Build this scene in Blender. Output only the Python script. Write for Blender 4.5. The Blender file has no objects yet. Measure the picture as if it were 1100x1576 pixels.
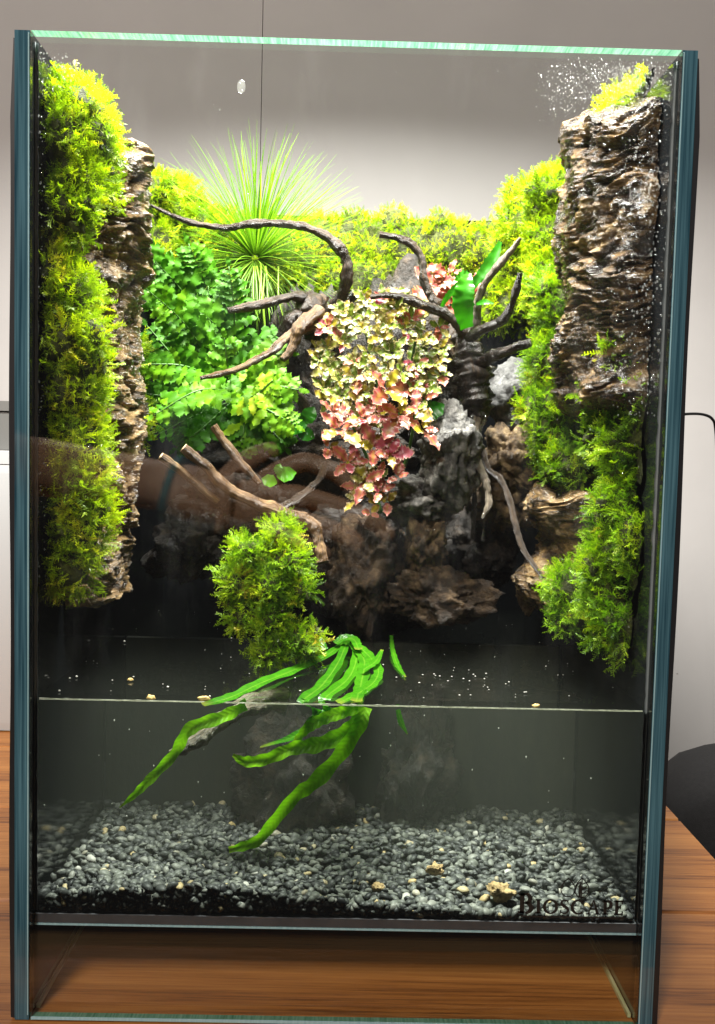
import bpy, math, random
import numpy as np
from mathutils import Vector, Matrix, noise, Quaternion

random.seed(7)
rng = np.random.default_rng(7)
S = bpy.context.scene
COL = S.collection

# ------------------------------------------------------------------ camera
CAM = np.array([-0.000385, -0.404965, 0.268718])
PITCH, YAW, ROLL, FPX = 0.0642714, -0.0129776, 0.0246335, 1377.0
def cam_axes():
    cp, sp = math.cos(PITCH), math.sin(PITCH); cy, sy = math.cos(YAW), math.sin(YAW)
    cr, sr = math.cos(ROLL), math.sin(ROLL)
    f = np.array([-sy*cp, cy*cp, -sp]); r = np.array([cy, sy, 0.0]); u = np.cross(r, f)
    return r*cr + u*sr, u*cr - r*sr, f
CR, CU, CF = cam_axes()
cam_data = bpy.data.cameras.new('camera'); cam = bpy.data.objects.new('camera', cam_data); COL.objects.link(cam)
M4 = Matrix.Identity(4)
for i in range(3):
    M4[i][0], M4[i][1], M4[i][2], M4[i][3] = CR[i], CU[i], -CF[i], CAM[i]
cam.matrix_world = M4
cam_data.sensor_fit = 'VERTICAL'; cam_data.sensor_height = 36.0
cam_data.lens = 36.0*FPX/1576.0
cam_data.clip_start = 0.01; cam_data.clip_end = 50
S.camera = cam

# ------------------------------------------------------------------ light and exposure
world = bpy.data.worlds.new('World'); S.world = world; world.use_nodes = True
bg = world.node_tree.nodes['Background']
bg.inputs['Color'].default_value = (1.0, 0.95, 0.92, 1); bg.inputs['Strength'].default_value = 0.05
def area_lamp(name, loc, target, sx, sy, power, color, spread=180):
    L = bpy.data.lights.new(name, 'AREA'); L.shape = 'RECTANGLE'; L.size = sx; L.size_y = sy
    L.energy = power; L.color = color; L.spread = math.radians(spread)
    o = bpy.data.objects.new(name, L); COL.objects.link(o); o.location = loc
    o.rotation_euler = (Vector(target)-Vector(loc)).to_track_quat('-Z', 'Y').to_euler()
    return o
area_lamp('aquarium_lamp', (0.0, 0.105, 0.72), (0.0, 0.125, 0.0), 0.26, 0.12, 15.5, (1.0, 0.97, 0.90), 152)
area_lamp('room_ceiling_lamp', (-0.6, -1.6, 1.75), (0.0, 0.1, 0.2), 0.4, 0.4, 40.0, (1.0, 0.90, 0.82))
S.view_settings.view_transform = 'Standard'; S.view_settings.look = 'None'
S.view_settings.exposure = 0.18; S.view_settings.gamma = 1.0
S.render.engine = 'CYCLES'
cy = S.cycles
cy.use_denoising = True
try: cy.denoiser = 'OPENIMAGEDENOISE'
except Exception: pass
cy.max_bounces = 6; cy.diffuse_bounces = 2; cy.glossy_bounces = 2; cy.transmission_bounces = 4
cy.transparent_max_bounces = 24; cy.volume_bounces = 1
cy.caustics_reflective = False; cy.caustics_refractive = False
cy.sample_clamp_indirect = 3.0; cy.sample_clamp_direct = 0.0

# ------------------------------------------------------------------ picture measurements -> places
ZW = 0.1515                     # water level
def ray(px, py):
    d = CF + CR*((px-550)/FPX) + CU*((788-py)/FPX)
    return d/np.linalg.norm(d)
def at(px, py, Y):
    d = ray(px, py); t = (Y-CAM[1])/d[1]; return Vector(CAM+d*t)
def atx(px, py, X):
    d = ray(px, py); t = (X-CAM[0])/d[0]; return Vector(CAM+d*t)
def atz(px, py, Z):
    d = ray(px, py); t = (Z-CAM[2])/d[2]; return Vector(CAM+d*t)
YG = 0.0065                     # inner face of the front glass
def uw(px, py, Y):              # under water: bend at the glass
    d = ray(px, py); t = (YG-CAM[1])/d[1]; p = CAM+d*t
    s = d/1.333; ny = math.sqrt(1-s[0]**2-s[2]**2); s = np.array([s[0], ny, s[2]])
    return Vector(p+s*((Y-YG)/ny))
def mpp(Y): return (Y-CAM[1])/FPX   # metres per picture pixel at depth Y

# ------------------------------------------------------------------ materials
MATS = {}
def nt(name):
    m = bpy.data.materials.new(name); m.use_nodes = True; t = m.node_tree
    return m, t, t.nodes, t.links, t.nodes['Principled BSDF'], t.nodes['Material Output']
def ramp(N, stops):
    r = N.new('ShaderNodeValToRGB'); e = r.color_ramp.elements
    while len(e) > 1: e.remove(e[-1])
    e[0].position = stops[0][0]; e[0].color = (*stops[0][1], 1)
    for p, c in stops[1:]:
        x = e.new(p); x.color = (*c, 1)
    return r
def noise_mat(name, stops, scale=60, detail=6, rough=0.6, bump=0.4, bscale=None, coords='Object', stretch=(1,1,1), spec=0.5, bdist=0.002, coat=0.0, rough2=None):
    m, t, N, L, P, O = nt(name)
    tc = N.new('ShaderNodeTexCoord'); mp = N.new('ShaderNodeMapping'); mp.inputs['Scale'].default_value = stretch
    L.new(tc.outputs[coords], mp.inputs['Vector'])
    n = N.new('ShaderNodeTexNoise'); n.inputs['Scale'].default_value = scale; n.inputs['Detail'].default_value = detail; n.inputs['Roughness'].default_value = 0.65
    L.new(mp.outputs[0], n.inputs['Vector'])
    r = ramp(N, stops); L.new(n.outputs['Fac'], r.inputs[0]); L.new(r.outputs[0], P.inputs['Base Color'])
    P.inputs['Roughness'].default_value = rough; P.inputs['Specular IOR Level'].default_value = spec
    if coat: P.inputs['Coat Weight'].default_value = coat; P.inputs['Coat Roughness'].default_value = 0.12
    if rough2 is not None:
        mr = N.new('ShaderNodeMapRange'); mr.inputs['To Min'].default_value = rough; mr.inputs['To Max'].default_value = rough2
        mr.inputs['From Min'].default_value = 0.35; mr.inputs['From Max'].default_value = 0.65
        n3 = N.new('ShaderNodeTexNoise'); n3.inputs['Scale'].default_value = scale*0.7; L.new(mp.outputs[0], n3.inputs['Vector'])
        L.new(n3.outputs['Fac'], mr.inputs['Value']); L.new(mr.outputs[0], P.inputs['Roughness'])
    if bump:
        n2 = N.new('ShaderNodeTexNoise'); n2.inputs['Scale'].default_value = bscale or scale*3; n2.inputs['Detail'].default_value = 8; n2.inputs['Roughness'].default_value = 0.7
        L.new(mp.outputs[0], n2.inputs['Vector'])
        b = N.new('ShaderNodeBump'); b.inputs['Strength'].default_value = bump; b.inputs['Distance'].default_value = bdist
        L.new(n2.outputs['Fac'], b.inputs['Height']); L.new(b.outputs[0], P.inputs['Normal'])
        if coat: L.new(b.outputs[0], P.inputs['Coat Normal'])
    MATS[name] = m; return m
def plain(name, col, rough=0.5, metallic=0.0, spec=0.5):
    m, t, N, L, P, O = nt(name); P.inputs['Base Color'].default_value = (*col, 1); P.inputs['Roughness'].default_value = rough
    P.inputs['Metallic'].default_value = metallic; P.inputs['Specular IOR Level'].default_value = spec
    MATS[name] = m; return m
def foliage_mat(name, stops, trans=0.35, attr='var', rough=0.45, attr_type='GEOMETRY', noise_amt=0.25, nscale=90, spec=0.4, tgain=1.0):
    m, t, N, L, P, O = nt(name)
    a = N.new('ShaderNodeAttribute'); a.attribute_name = attr; a.attribute_type = attr_type
    tc = N.new('ShaderNodeTexCoord'); n = N.new('ShaderNodeTexNoise'); n.inputs['Scale'].default_value = nscale; n.inputs['Detail'].default_value = 3
    L.new(tc.outputs['Object'], n.inputs['Vector'])
    ma = N.new('ShaderNodeMath'); ma.operation = 'MULTIPLY_ADD'; ma.inputs[1].default_value = noise_amt*2; ma.inputs[2].default_value = -noise_amt
    L.new(n.outputs['Fac'], ma.inputs[0])
    ad = N.new('ShaderNodeMath'); ad.operation = 'ADD'; ad.use_clamp = True; L.new(ma.outputs[0], ad.inputs[0]); L.new(a.outputs['Fac'], ad.inputs[1])
    r = ramp(N, stops); L.new(ad.outputs[0], r.inputs[0]); L.new(r.outputs[0], P.inputs['Base Color'])
    P.inputs['Roughness'].default_value = rough; P.inputs['Specular IOR Level'].default_value = spec
    tr = N.new('ShaderNodeBsdfTranslucent'); mx = N.new('ShaderNodeMixShader'); mx.inputs[0].default_value = trans
    g = N.new('ShaderNodeMixRGB'); g.blend_type = 'MULTIPLY'; g.inputs[0].default_value = 1; g.inputs[2].default_value = (1.0*tgain, 1.1*tgain, 0.5*tgain, 1)
    L.new(r.outputs[0], g.inputs[1]); L.new(g.outputs[0], tr.inputs['Color'])
    L.new(P.outputs[0], mx.inputs[1]); L.new(tr.outputs[0], mx.inputs[2]); L.new(mx.outputs[0], O.inputs['Surface'])
    MATS[name] = m; return m
def two_way_ior(N, L, fr, ior):
    # thin sheets: the same mirror share from both sides
    g = N.new('ShaderNodeNewGeometry'); mr = N.new('ShaderNodeMapRange'); mr.inputs['To Min'].default_value = ior; mr.inputs['To Max'].default_value = 1/ior
    L.new(g.outputs['Backfacing'], mr.inputs['Value']); L.new(mr.outputs[0], fr.inputs['IOR'])
def glass_mat(name, tint=(0.985, 0.995, 0.99), ior=1.5, smear=True):
    m, t, N, L, P, O = nt(name); N.remove(P)
    tr = N.new('ShaderNodeBsdfTransparent'); tr.inputs[0].default_value = (*tint, 1)
    gl = N.new('ShaderNodeBsdfGlossy'); gl.inputs['Roughness'].default_value = 0.02
    fr = N.new('ShaderNodeFresnel'); two_way_ior(N, L, fr, ior)
    mx = N.new('ShaderNodeMixShader'); L.new(fr.outputs[0], mx.inputs[0]); L.new(tr.outputs[0], mx.inputs[1]); L.new(gl.outputs[0], mx.inputs[2])
    out = mx
    if smear:   # thin film of dust and wiped water marks on the pane
        tc = N.new('ShaderNodeTexCoord'); mp = N.new('ShaderNodeMapping'); mp.inputs['Scale'].default_value = (1, 1, 0.25); L.new(tc.outputs['Object'], mp.inputs[0])
        n = N.new('ShaderNodeTexNoise'); n.inputs['Scale'].default_value = 45; n.inputs['Detail'].default_value = 7; n.inputs['Roughness'].default_value = 0.7; L.new(mp.outputs[0], n.inputs['Vector'])
        r = ramp(N, [(0.52, (0, 0, 0)), (0.9, (0.016, 0.016, 0.016))]); L.new(n.outputs['Fac'], r.inputs[0])
        df = N.new('ShaderNodeBsdfTranslucent'); df.inputs[0].default_value = (0.8, 0.8, 0.8, 1)
        m2 = N.new('ShaderNodeMixShader'); L.new(r.outputs[0], m2.inputs[0]); L.new(mx.outputs[0], m2.inputs[1]); L.new(df.outputs[0], m2.inputs[2]); out = m2
    L.new(out.outputs[0], O.inputs['Surface']); MATS[name] = m; return m

glass_mat('glass')
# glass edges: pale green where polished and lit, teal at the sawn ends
def edge_mat(name, c1, c2, rough, trans):
    m, t, N, L, P, O = nt(name)
    tc = N.new('ShaderNodeTexCoord'); mp = N.new('ShaderNodeMapping'); mp.inputs['Scale'].default_value = (900, 60, 14); L.new(tc.outputs['Object'], mp.inputs[0])
    n = N.new('ShaderNodeTexNoise'); n.inputs['Scale'].default_value = 1; n.inputs['Detail'].default_value = 4; L.new(mp.outputs[0], n.inputs['Vector'])
    r = ramp(N, [(0.3, c1), (0.7, c2)]); L.new(n.outputs['Fac'], r.inputs[0]); L.new(r.outputs[0], P.inputs['Base Color']); P.inputs['Roughness'].default_value = rough
    tr = N.new('ShaderNodeBsdfTranslucent'); L.new(r.outputs[0], tr.inputs[0]); mx = N.new('ShaderNodeMixShader'); mx.inputs[0].default_value = trans
    L.new(P.outputs[0], mx.inputs[1]); L.new(tr.outputs[0], mx.inputs[2]); L.new(mx.outputs[0], O.inputs['Surface'])
    MATS[name] = m
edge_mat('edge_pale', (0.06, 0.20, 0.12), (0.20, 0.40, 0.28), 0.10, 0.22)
edge_mat('edge_teal', (0.014, 0.055, 0.085), (0.10, 0.235, 0.30), 0.06, 0.15)
edge_mat('foot_glow', (0.55, 0.62, 0.30), (0.8, 0.82, 0.5), 0.2, 0.3)  # yellow tint paints the light refracted at the side panes' foot
edge_mat('edge_line', (0.35, 0.6, 0.66), (0.5, 0.75, 0.8), 0.2, 0.2)
plain('black_pane', (0.006, 0.007, 0.008), 0.08)
plain('black_foil', (0.008, 0.009, 0.012), 0.5)
plain('silicone', (0.25, 0.28, 0.29), 0.35)
noise_mat('base_board', [(0.3, (0.035, 0.037, 0.042)), (0.7, (0.06, 0.062, 0.068))], scale=80, rough=0.5, bump=0.1)
plain('print_black', (0.004, 0.004, 0.004), 0.6)
noise_mat('wall_paint', [(0.3, (0.40, 0.39, 0.385)), (0.7, (0.435, 0.425, 0.42))], scale=7, rough=0.75, bump=0.05, bscale=300, bdist=0.0005)
plain('groove', (0.40, 0.37, 0.36), 0.8)
noise_mat('lava_grey', [(0.34, (0.018, 0.017, 0.016)), (0.52, (0.12, 0.115, 0.105)), (0.70, (0.42, 0.40, 0.37))], scale=130, rough=0.35, bump=1.0, bscale=260, bdist=0.004, rough2=0.7)
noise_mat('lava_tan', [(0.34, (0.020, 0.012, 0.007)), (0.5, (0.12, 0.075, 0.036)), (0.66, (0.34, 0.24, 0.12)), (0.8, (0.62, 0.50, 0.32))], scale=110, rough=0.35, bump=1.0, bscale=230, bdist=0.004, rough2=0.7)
noise_mat('lava_brown', [(0.34, (0.008, 0.005, 0.003)), (0.52, (0.050, 0.030, 0.016)), (0.66, (0.15, 0.095, 0.05)), (0.8, (0.36, 0.26, 0.15))], scale=90, rough=0.3, bump=1.0, bscale=200, bdist=0.004, rough2=0.7)
noise_mat('rock_pale', [(0.32, (0.02, 0.02, 0.02)), (0.58, (0.085, 0.085, 0.084)), (0.75, (0.20, 0.20, 0.195))], scale=120, rough=0.3, bump=0.8, bscale=300, bdist=0.003, rough2=0.6)
def wood_mat(name, stops, rough=0.25, rough2=0.6):
    m, t, N, L, P, O = nt(name); at_ = []
    for k in ('gc', 'gs', 'ga'):
        a = N.new('ShaderNodeAttribute'); a.attribute_name = k; at_.append(a)
    cb = N.new('ShaderNodeCombineXYZ')
    for i in range(3): L.new(at_[i].outputs['Fac'], cb.inputs[i])
    mp = N.new('ShaderNodeMapping'); mp.inputs['Scale'].default_value = (2.6, 2.6, 55); L.new(cb.outputs[0], mp.inputs[0])
    n1 = N.new('ShaderNodeTexNoise'); n1.inputs['Scale'].default_value = 1.4; n1.inputs['Detail'].default_value = 9; n1.inputs['Roughness'].default_value = 0.72; n1.inputs['Distortion'].default_value = 0.5; L.new(mp.outputs[0], n1.inputs['Vector'])
    tc = N.new('ShaderNodeTexCoord'); n2 = N.new('ShaderNodeTexNoise'); n2.inputs['Scale'].default_value = 70; n2.inputs['Detail'].default_value = 5; L.new(tc.outputs['Object'], n2.inputs['Vector'])
    ad = N.new('ShaderNodeMath'); ad.operation = 'MULTIPLY_ADD'; ad.inputs[1].default_value = 0.5; L.new(n2.outputs['Fac'], ad.inputs[0])
    h = N.new('ShaderNodeMath'); h.operation = 'MULTIPLY_ADD'; h.inputs[1].default_value = 0.9; h.inputs[2].default_value = -0.2; L.new(n1.outputs['Fac'], h.inputs[0]); L.new(h.outputs[0], ad.inputs[2])
    r = ramp(N, stops); L.new(ad.outputs[0], r.inputs[0]); L.new(r.outputs[0], P.inputs['Base Color'])
    mr = N.new('ShaderNodeMapRange'); mr.inputs['From Min'].default_value = 0.4; mr.inputs['From Max'].default_value = 0.6; mr.inputs['To Min'].default_value = rough; mr.inputs['To Max'].default_value = rough2
    L.new(n2.outputs['Fac'], mr.inputs['Value']); L.new(mr.outputs[0], P.inputs['Roughness'])
    b = N.new('ShaderNodeBump'); b.inputs['Strength'].default_value = 0.9; b.inputs['Distance'].default_value = 0.0025; L.new(n1.outputs['Fac'], b.inputs['Height']); L.new(b.outputs[0], P.inputs['Normal'])
    MATS[name] = m
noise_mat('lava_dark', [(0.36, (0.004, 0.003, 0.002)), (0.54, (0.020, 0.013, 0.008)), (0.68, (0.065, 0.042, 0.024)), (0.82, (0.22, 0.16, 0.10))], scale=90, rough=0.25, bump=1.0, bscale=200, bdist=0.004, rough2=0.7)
wood_mat('wood_dark', [(0.34, (0.008, 0.005, 0.003)), (0.52, (0.035, 0.020, 0.010)), (0.68, (0.11, 0.064, 0.032)), (0.82, (0.28, 0.19, 0.11))])
wood_mat('wood_tan', [(0.34, (0.020, 0.010, 0.004)), (0.52, (0.10, 0.052, 0.018)), (0.68, (0.26, 0.155, 0.055)), (0.82, (0.46, 0.31, 0.13))])
wood_mat('wood_black', [(0.35, (0.005, 0.004, 0.003)), (0.55, (0.016, 0.010, 0.007)), (0.75, (0.09, 0.05, 0.025))], 0.14, 0.45)
wood_mat('wood_grey', [(0.32, (0.045, 0.035, 0.026)), (0.5, (0.15, 0.12, 0.085)), (0.66, (0.30, 0.25, 0.18)), (0.8, (0.48, 0.42, 0.32))])
plain('cut_wood', (0.62, 0.45, 0.24), 0.6)
noise_mat('cork', [(0.34, (0.012, 0.007, 0.004)), (0.45, (0.10, 0.058, 0.022)), (0.56, (0.34, 0.21, 0.085)), (0.68, (0.72, 0.55, 0.30))], scale=60, detail=12, rough=0.10, bump=1.0, bscale=230, bdist=0.005, stretch=(1, 1, 2.6), rough2=0.42, spec=0.8, coat=0.7)
noise_mat('cork_wet', [(0.36, (0.008, 0.005, 0.004)), (0.48, (0.040, 0.023, 0.011)), (0.58, (0.17, 0.100, 0.040)), (0.74, (0.46, 0.32, 0.15))], scale=55, detail=12, rough=0.06, bump=1.0, bscale=170, bdist=0.004, stretch=(1, 1, 2.4), rough2=0.35, spec=0.6, coat=0.3)
MOSS = [(0.0, (0.030, 0.060, 0.005)), (0.22, (0.15, 0.26, 0.008)), (0.5, (0.33, 0.49, 0.010)), (0.85, (0.54, 0.62, 0.014)), (1.0, (0.52, 0.46, 0.03))]
foliage_mat('moss', MOSS, trans=0.42, noise_amt=0.12, nscale=35)
MOSSG = [(0.0, (0.025, 0.065, 0.007)), (0.25, (0.11, 0.24, 0.009)), (0.6, (0.28, 0.47, 0.012)), (0.95, (0.50, 0.62, 0.016)), (1.0, (0.50, 0.40, 0.03))]
foliage_mat('moss_green', MOSSG, trans=0.42, noise_amt=0.12, nscale=35)
noise_mat('moss_mat', [(0.35, (0.020, 0.024, 0.005)), (0.65, (0.09, 0.11, 0.012))], scale=200, rough=0.8, bump=1.0, bscale=400, bdist=0.003)
foliage_mat('fern_leaf', [(0.0, (0.013, 0.075, 0.003)), (0.45, (0.062, 0.22, 0.004)), (0.8, (0.17, 0.38, 0.006)), (1.0, (0.36, 0.48, 0.015))], trans=0.35, attr='tone', attr_type='OBJECT', noise_amt=0.12, nscale=60, rough=0.5, spec=0.18)
plain('fern_stem', (0.06, 0.16, 0.02), 0.5)
foliage_mat('grass_blade', [(0.0, (0.08, 0.18, 0.010)), (0.5, (0.17, 0.35, 0.018)), (1.0, (0.40, 0.54, 0.07))], trans=0.4, attr='tone', attr_type='OBJECT', noise_amt=0.1, nscale=5, rough=0.35)
foliage_mat('strap_leaf', [(0.0, (0.012, 0.12, 0.004)), (0.6, (0.035, 0.24, 0.006)), (1.0, (0.13, 0.40, 0.012))], trans=0.35, attr='tone', attr_type='OBJECT', noise_amt=0.18, nscale=70, rough=0.3)
def veined(name, stops, trans):
    m = foliage_mat(name, stops, trans=trans, attr='tone', attr_type='OBJECT', noise_amt=0.26, nscale=190, rough=0.3, tgain=1.2); t = m.node_tree; N, L = t.nodes, t.links
    r = [n for n in N if n.type == 'VALTORGB'][0]; P = N['Principled BSDF']; mul = [n for n in N if n.type == 'MIX_RGB'][0]
    q = N.new('ShaderNodeAttribute'); q.attribute_name = 'across'; a = N.new('ShaderNodeAttribute'); a.attribute_name = 'along'
    # pale midrib, herring-bone veins, yellowed tip
    rib = N.new('ShaderNodeMapRange'); rib.inputs['From Min'].default_value = 0.04; rib.inputs['From Max'].default_value = 0.16; rib.inputs['To Min'].default_value = 0.22; rib.inputs['To Max'].default_value = 0.0; L.new(q.outputs['Fac'], rib.inputs['Value'])
    v1 = N.new('ShaderNodeMath'); v1.operation = 'MULTIPLY_ADD'; v1.inputs[1].default_value = -7.0; L.new(q.outputs['Fac'], v1.inputs[0])
    v0 = N.new('ShaderNodeMath'); v0.operation = 'MULTIPLY'; v0.inputs[1].default_value = 2400; L.new(a.outputs['Fac'], v0.inputs[0]); L.new(v0.outputs[0], v1.inputs[2])
    sn = N.new('ShaderNodeMath'); sn.operation = 'SINE'; L.new(v1.outputs[0], sn.inputs[0])
    vm = N.new('ShaderNodeMapRange'); vm.inputs['From Min'].default_value = -1; vm.inputs['To Min'].default_value = 0.88; vm.inputs['To Max'].default_value = 1.06; L.new(sn.outputs[0], vm.inputs['Value'])
    hs = N.new('ShaderNodeHueSaturation'); L.new(r.outputs[0], hs.inputs['Color']); L.new(vm.outputs[0], hs.inputs['Value'])
    m1 = N.new('ShaderNodeMixRGB'); L.new(rib.outputs[0], m1.inputs[0]); L.new(hs.outputs[0], m1.inputs[1]); m1.inputs[2].default_value = (0.30, 0.50, 0.05, 1)
    tp = N.new('ShaderNodeAttribute'); tp.attribute_name = 'tip'
    m2 = N.new('ShaderNodeMixRGB'); L.new(tp.outputs['Fac'], m2.inputs[0]); L.new(m1.outputs[0], m2.inputs[1]); m2.inputs[2].default_value = (0.34, 0.26, 0.05, 1)
    L.new(m2.outputs[0], P.inputs['Base Color']); L.new(m2.outputs[0], mul.inputs[1])
    b = N.new('ShaderNodeBump'); b.inputs['Strength'].default_value = 0.15; b.inputs['Distance'].default_value = 0.0003; L.new(sn.outputs[0], b.inputs['Height']); L.new(b.outputs[0], P.inputs['Normal'])
veined('water_leaf', [(0.0, (0.012, 0.10, 0.003)), (0.45, (0.065, 0.27, 0.005)), (0.75, (0.17, 0.48, 0.008)), (1.0, (0.30, 0.68, 0.014))], 0.45)
# variegated leaf: colour runs from the middle to the toothed margin
def varieg(name, inner, mid, rim, trans=0.3):
    m, t, N, L, P, O = nt(name)
    a = N.new('ShaderNodeAttribute'); a.attribute_name = 'edge'
    tc = N.new('ShaderNodeTexCoord'); n = N.new('ShaderNodeTexNoise'); n.inputs['Scale'].default_value = 4; n.inputs['Detail'].default_value = 4
    oi = N.new('ShaderNodeObjectInfo'); va = N.new('ShaderNodeVectorMath'); va.operation = 'ADD'; L.new(tc.outputs['Object'], va.inputs[0])
    cx = N.new('ShaderNodeMath'); cx.operation = 'MULTIPLY'; cx.inputs[1].default_value = 50; L.new(oi.outputs['Random'], cx.inputs[0]); L.new(cx.outputs[0], va.inputs[1])
    L.new(va.outputs[0], n.inputs['Vector'])
    ma = N.new('ShaderNodeMath'); ma.operation = 'MULTIPLY_ADD'; ma.inputs[1].default_value = 0.7; ma.inputs[2].default_value = -0.35; L.new(n.outputs['Fac'], ma.inputs[0])
    ad = N.new('ShaderNodeMath'); ad.operation = 'ADD'; L.new(a.outputs['Fac'], ad.inputs[0]); L.new(ma.outputs[0], ad.inputs[1])
    r = ramp(N, [(0.0, inner), (0.45, mid), (0.70, mid), (0.80, rim), (0.97, rim), (1.08 if False else 1.0, tuple(0.22*x for x in rim))]); L.new(ad.outputs[0], r.inputs[0])
    hs = N.new('ShaderNodeHueSaturation'); mr = N.new('ShaderNodeMapRange'); mr.inputs['To Min'].default_value = 0.65; mr.inputs['To Max'].default_value = 1.2
    L.new(oi.outputs['Random'], mr.inputs['Value']); L.new(mr.outputs[0], hs.inputs['Value']); L.new(r.outputs[0], hs.inputs['Color'])
    L.new(hs.outputs[0], P.inputs['Base Color']); P.inputs['Roughness'].default_value = 0.35
    tr = N.new('ShaderNodeBsdfTranslucent'); L.new(hs.outputs[0], tr.inputs[0]); mx = N.new('ShaderNodeMixShader'); mx.inputs[0].default_value = trans
    L.new(P.outputs[0], mx.inputs[1]); L.new(tr.outputs[0], mx.inputs[2]); L.new(mx.outputs[0], O.inputs['Surface']); MATS[name] = m
varieg('leaf_cream', (0.26, 0.28, 0.03), (0.42, 0.36, 0.11), (0.10, 0.08, 0.02))
varieg('leaf_yellow', (0.42, 0.35, 0.018), (0.32, 0.26, 0.022), (0.50, 0.32, 0.16))
varieg('leaf_green', (0.20, 0.28, 0.02), (0.12, 0.19, 0.02), (0.50, 0.42, 0.20))
varieg('leaf_pink', (0.40, 0.20, 0.05), (0.46, 0.095, 0.09), (0.54, 0.28, 0.19))
varieg('leaf_rose', (0.46, 0.09, 0.11), (0.48, 0.08, 0.13), (0.52, 0.30, 0.22))
varieg('leaf_red', (0.36, 0.11, 0.025), (0.36, 0.055, 0.04), (0.34, 0.14, 0.04))

# wood of the table
def table_wood():
    m, t, N, L, P, O = nt('table_wood')
    tc = N.new('ShaderNodeTexCoord'); oi = N.new('ShaderNodeObjectInfo')
    cx = N.new('ShaderNodeMath'); cx.operation = 'MULTIPLY'; cx.inputs[1].default_value = 9; L.new(oi.outputs['Random'], cx.inputs[0])
    va = N.new('ShaderNodeVectorMath'); va.operation = 'ADD'; L.new(tc.outputs['Object'], va.inputs[0]); L.new(cx.outputs[0], va.inputs[1])
    mp = N.new('ShaderNodeMapping'); mp.inputs['Scale'].default_value = (1.3, 30, 30); L.new(va.outputs[0], mp.inputs[0])
    n1 = N.new('ShaderNodeTexNoise'); n1.inputs['Scale'].default_value = 1.3; n1.inputs['Detail'].default_value = 3; n1.inputs['Distortion'].default_value = 0.6; L.new(mp.outputs[0], n1.inputs['Vector'])
    w = N.new('ShaderNodeMath'); w.operation = 'MULTIPLY'; w.inputs[1].default_value = 5; L.new(n1.outputs['Fac'], w.inputs[0])
    fr = N.new('ShaderNodeMath'); fr.operation = 'PINGPONG'; fr.inputs[1].default_value = 1; L.new(w.outputs[0], fr.inputs[0])
    mp2 = N.new('ShaderNodeMapping'); mp2.inputs['Scale'].default_value = (14, 520, 520); L.new(va.outputs[0], mp2.inputs[0])
    n2 = N.new('ShaderNodeTexNoise'); n2.inputs['Scale'].default_value = 1.0; n2.inputs['Detail'].default_value = 9; n2.inputs['Roughness'].default_value = 0.75; L.new(mp2.outputs[0], n2.inputs['Vector'])
    mx = N.new('ShaderNodeMath'); mx.operation = 'MULTIPLY_ADD'; mx.inputs[1].default_value = 0.16; L.new(fr.outputs[0], mx.inputs[0])
    sc = N.new('ShaderNodeMath'); sc.operation = 'MULTIPLY'; sc.inputs[1].default_value = 0.80; L.new(n2.outputs['Fac'], sc.inputs[0]); L.new(sc.outputs[0], mx.inputs[2])
    r = ramp(N, [(0.30, (0.12, 0.036, 0.009)), (0.45, (0.36, 0.135, 0.030)), (0.70, (0.56, 0.245, 0.065))]); L.new(mx.outputs[0], r.inputs[0])
    L.new(r.outputs[0], P.inputs['Base Color']); P.inputs['Roughness'].default_value = 0.42
    b = N.new('ShaderNodeBump'); b.inputs['Strength'].default_value = 0.25; b.inputs['Distance'].default_value = 0.0008; L.new(n2.outputs['Fac'], b.inputs['Height']); L.new(b.outputs[0], P.inputs['Normal'])
    MATS['table_wood'] = m
table_wood()
# pebbles
def pebble_mat():
    m, t, N, L, P, O = nt('pebble')
    oi = N.new('ShaderNodeObjectInfo'); a = N.new('ShaderNodeAttribute'); a.attribute_name = 'var'
    ad = N.new('ShaderNodeMath'); ad.operation = 'ADD'; L.new(oi.outputs['Random'], ad.inputs[0]); L.new(a.outputs['Fac'], ad.inputs[1])
    fr = N.new('ShaderNodeMath'); fr.operation = 'FRACT'; L.new(ad.outputs[0], fr.inputs[0])
    r = ramp(N, [(0.0, (0.016, 0.017, 0.018)), (0.5, (0.052, 0.055, 0.052)), (0.84, (0.115, 0.12, 0.105)), (0.965, (0.19, 0.19, 0.17)), (0.975, (0.38, 0.28, 0.13)), (0.99, (0.36, 0.30, 0.18)), (0.995, (0.34, 0.33, 0.30))])
    L.new(fr.outputs[0], r.inputs[0])
    tc = N.new('ShaderNodeTexCoord'); n = N.new('ShaderNodeTexNoise'); n.inputs['Scale'].default_value = 500; n.inputs['Detail'].default_value = 5; L.new(tc.outputs['Object'], n.inputs['Vector'])
    mr = N.new('ShaderNodeMapRange'); mr.inputs['To Min'].default_value = 0.6; mr.inputs['To Max'].default_value = 1.4; L.new(n.outputs['Fac'], mr.inputs['Value'])
    hs = N.new('ShaderNodeHueSaturation'); L.new(r.outputs[0], hs.inputs['Color']); L.new(mr.outputs[0], hs.inputs['Value']); L.new(hs.outputs[0], P.inputs['Base Color'])
    P.inputs['Roughness'].default_value = 0.5; P.inputs['Specular IOR Level'].default_value = 0.25; MATS['pebble'] = m
pebble_mat()
noise_mat('gravel_dark', [(0.3, (0.02, 0.02, 0.02)), (0.7, (0.07, 0.07, 0.068))], scale=300, rough=0.7, bump=1.0)
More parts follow.
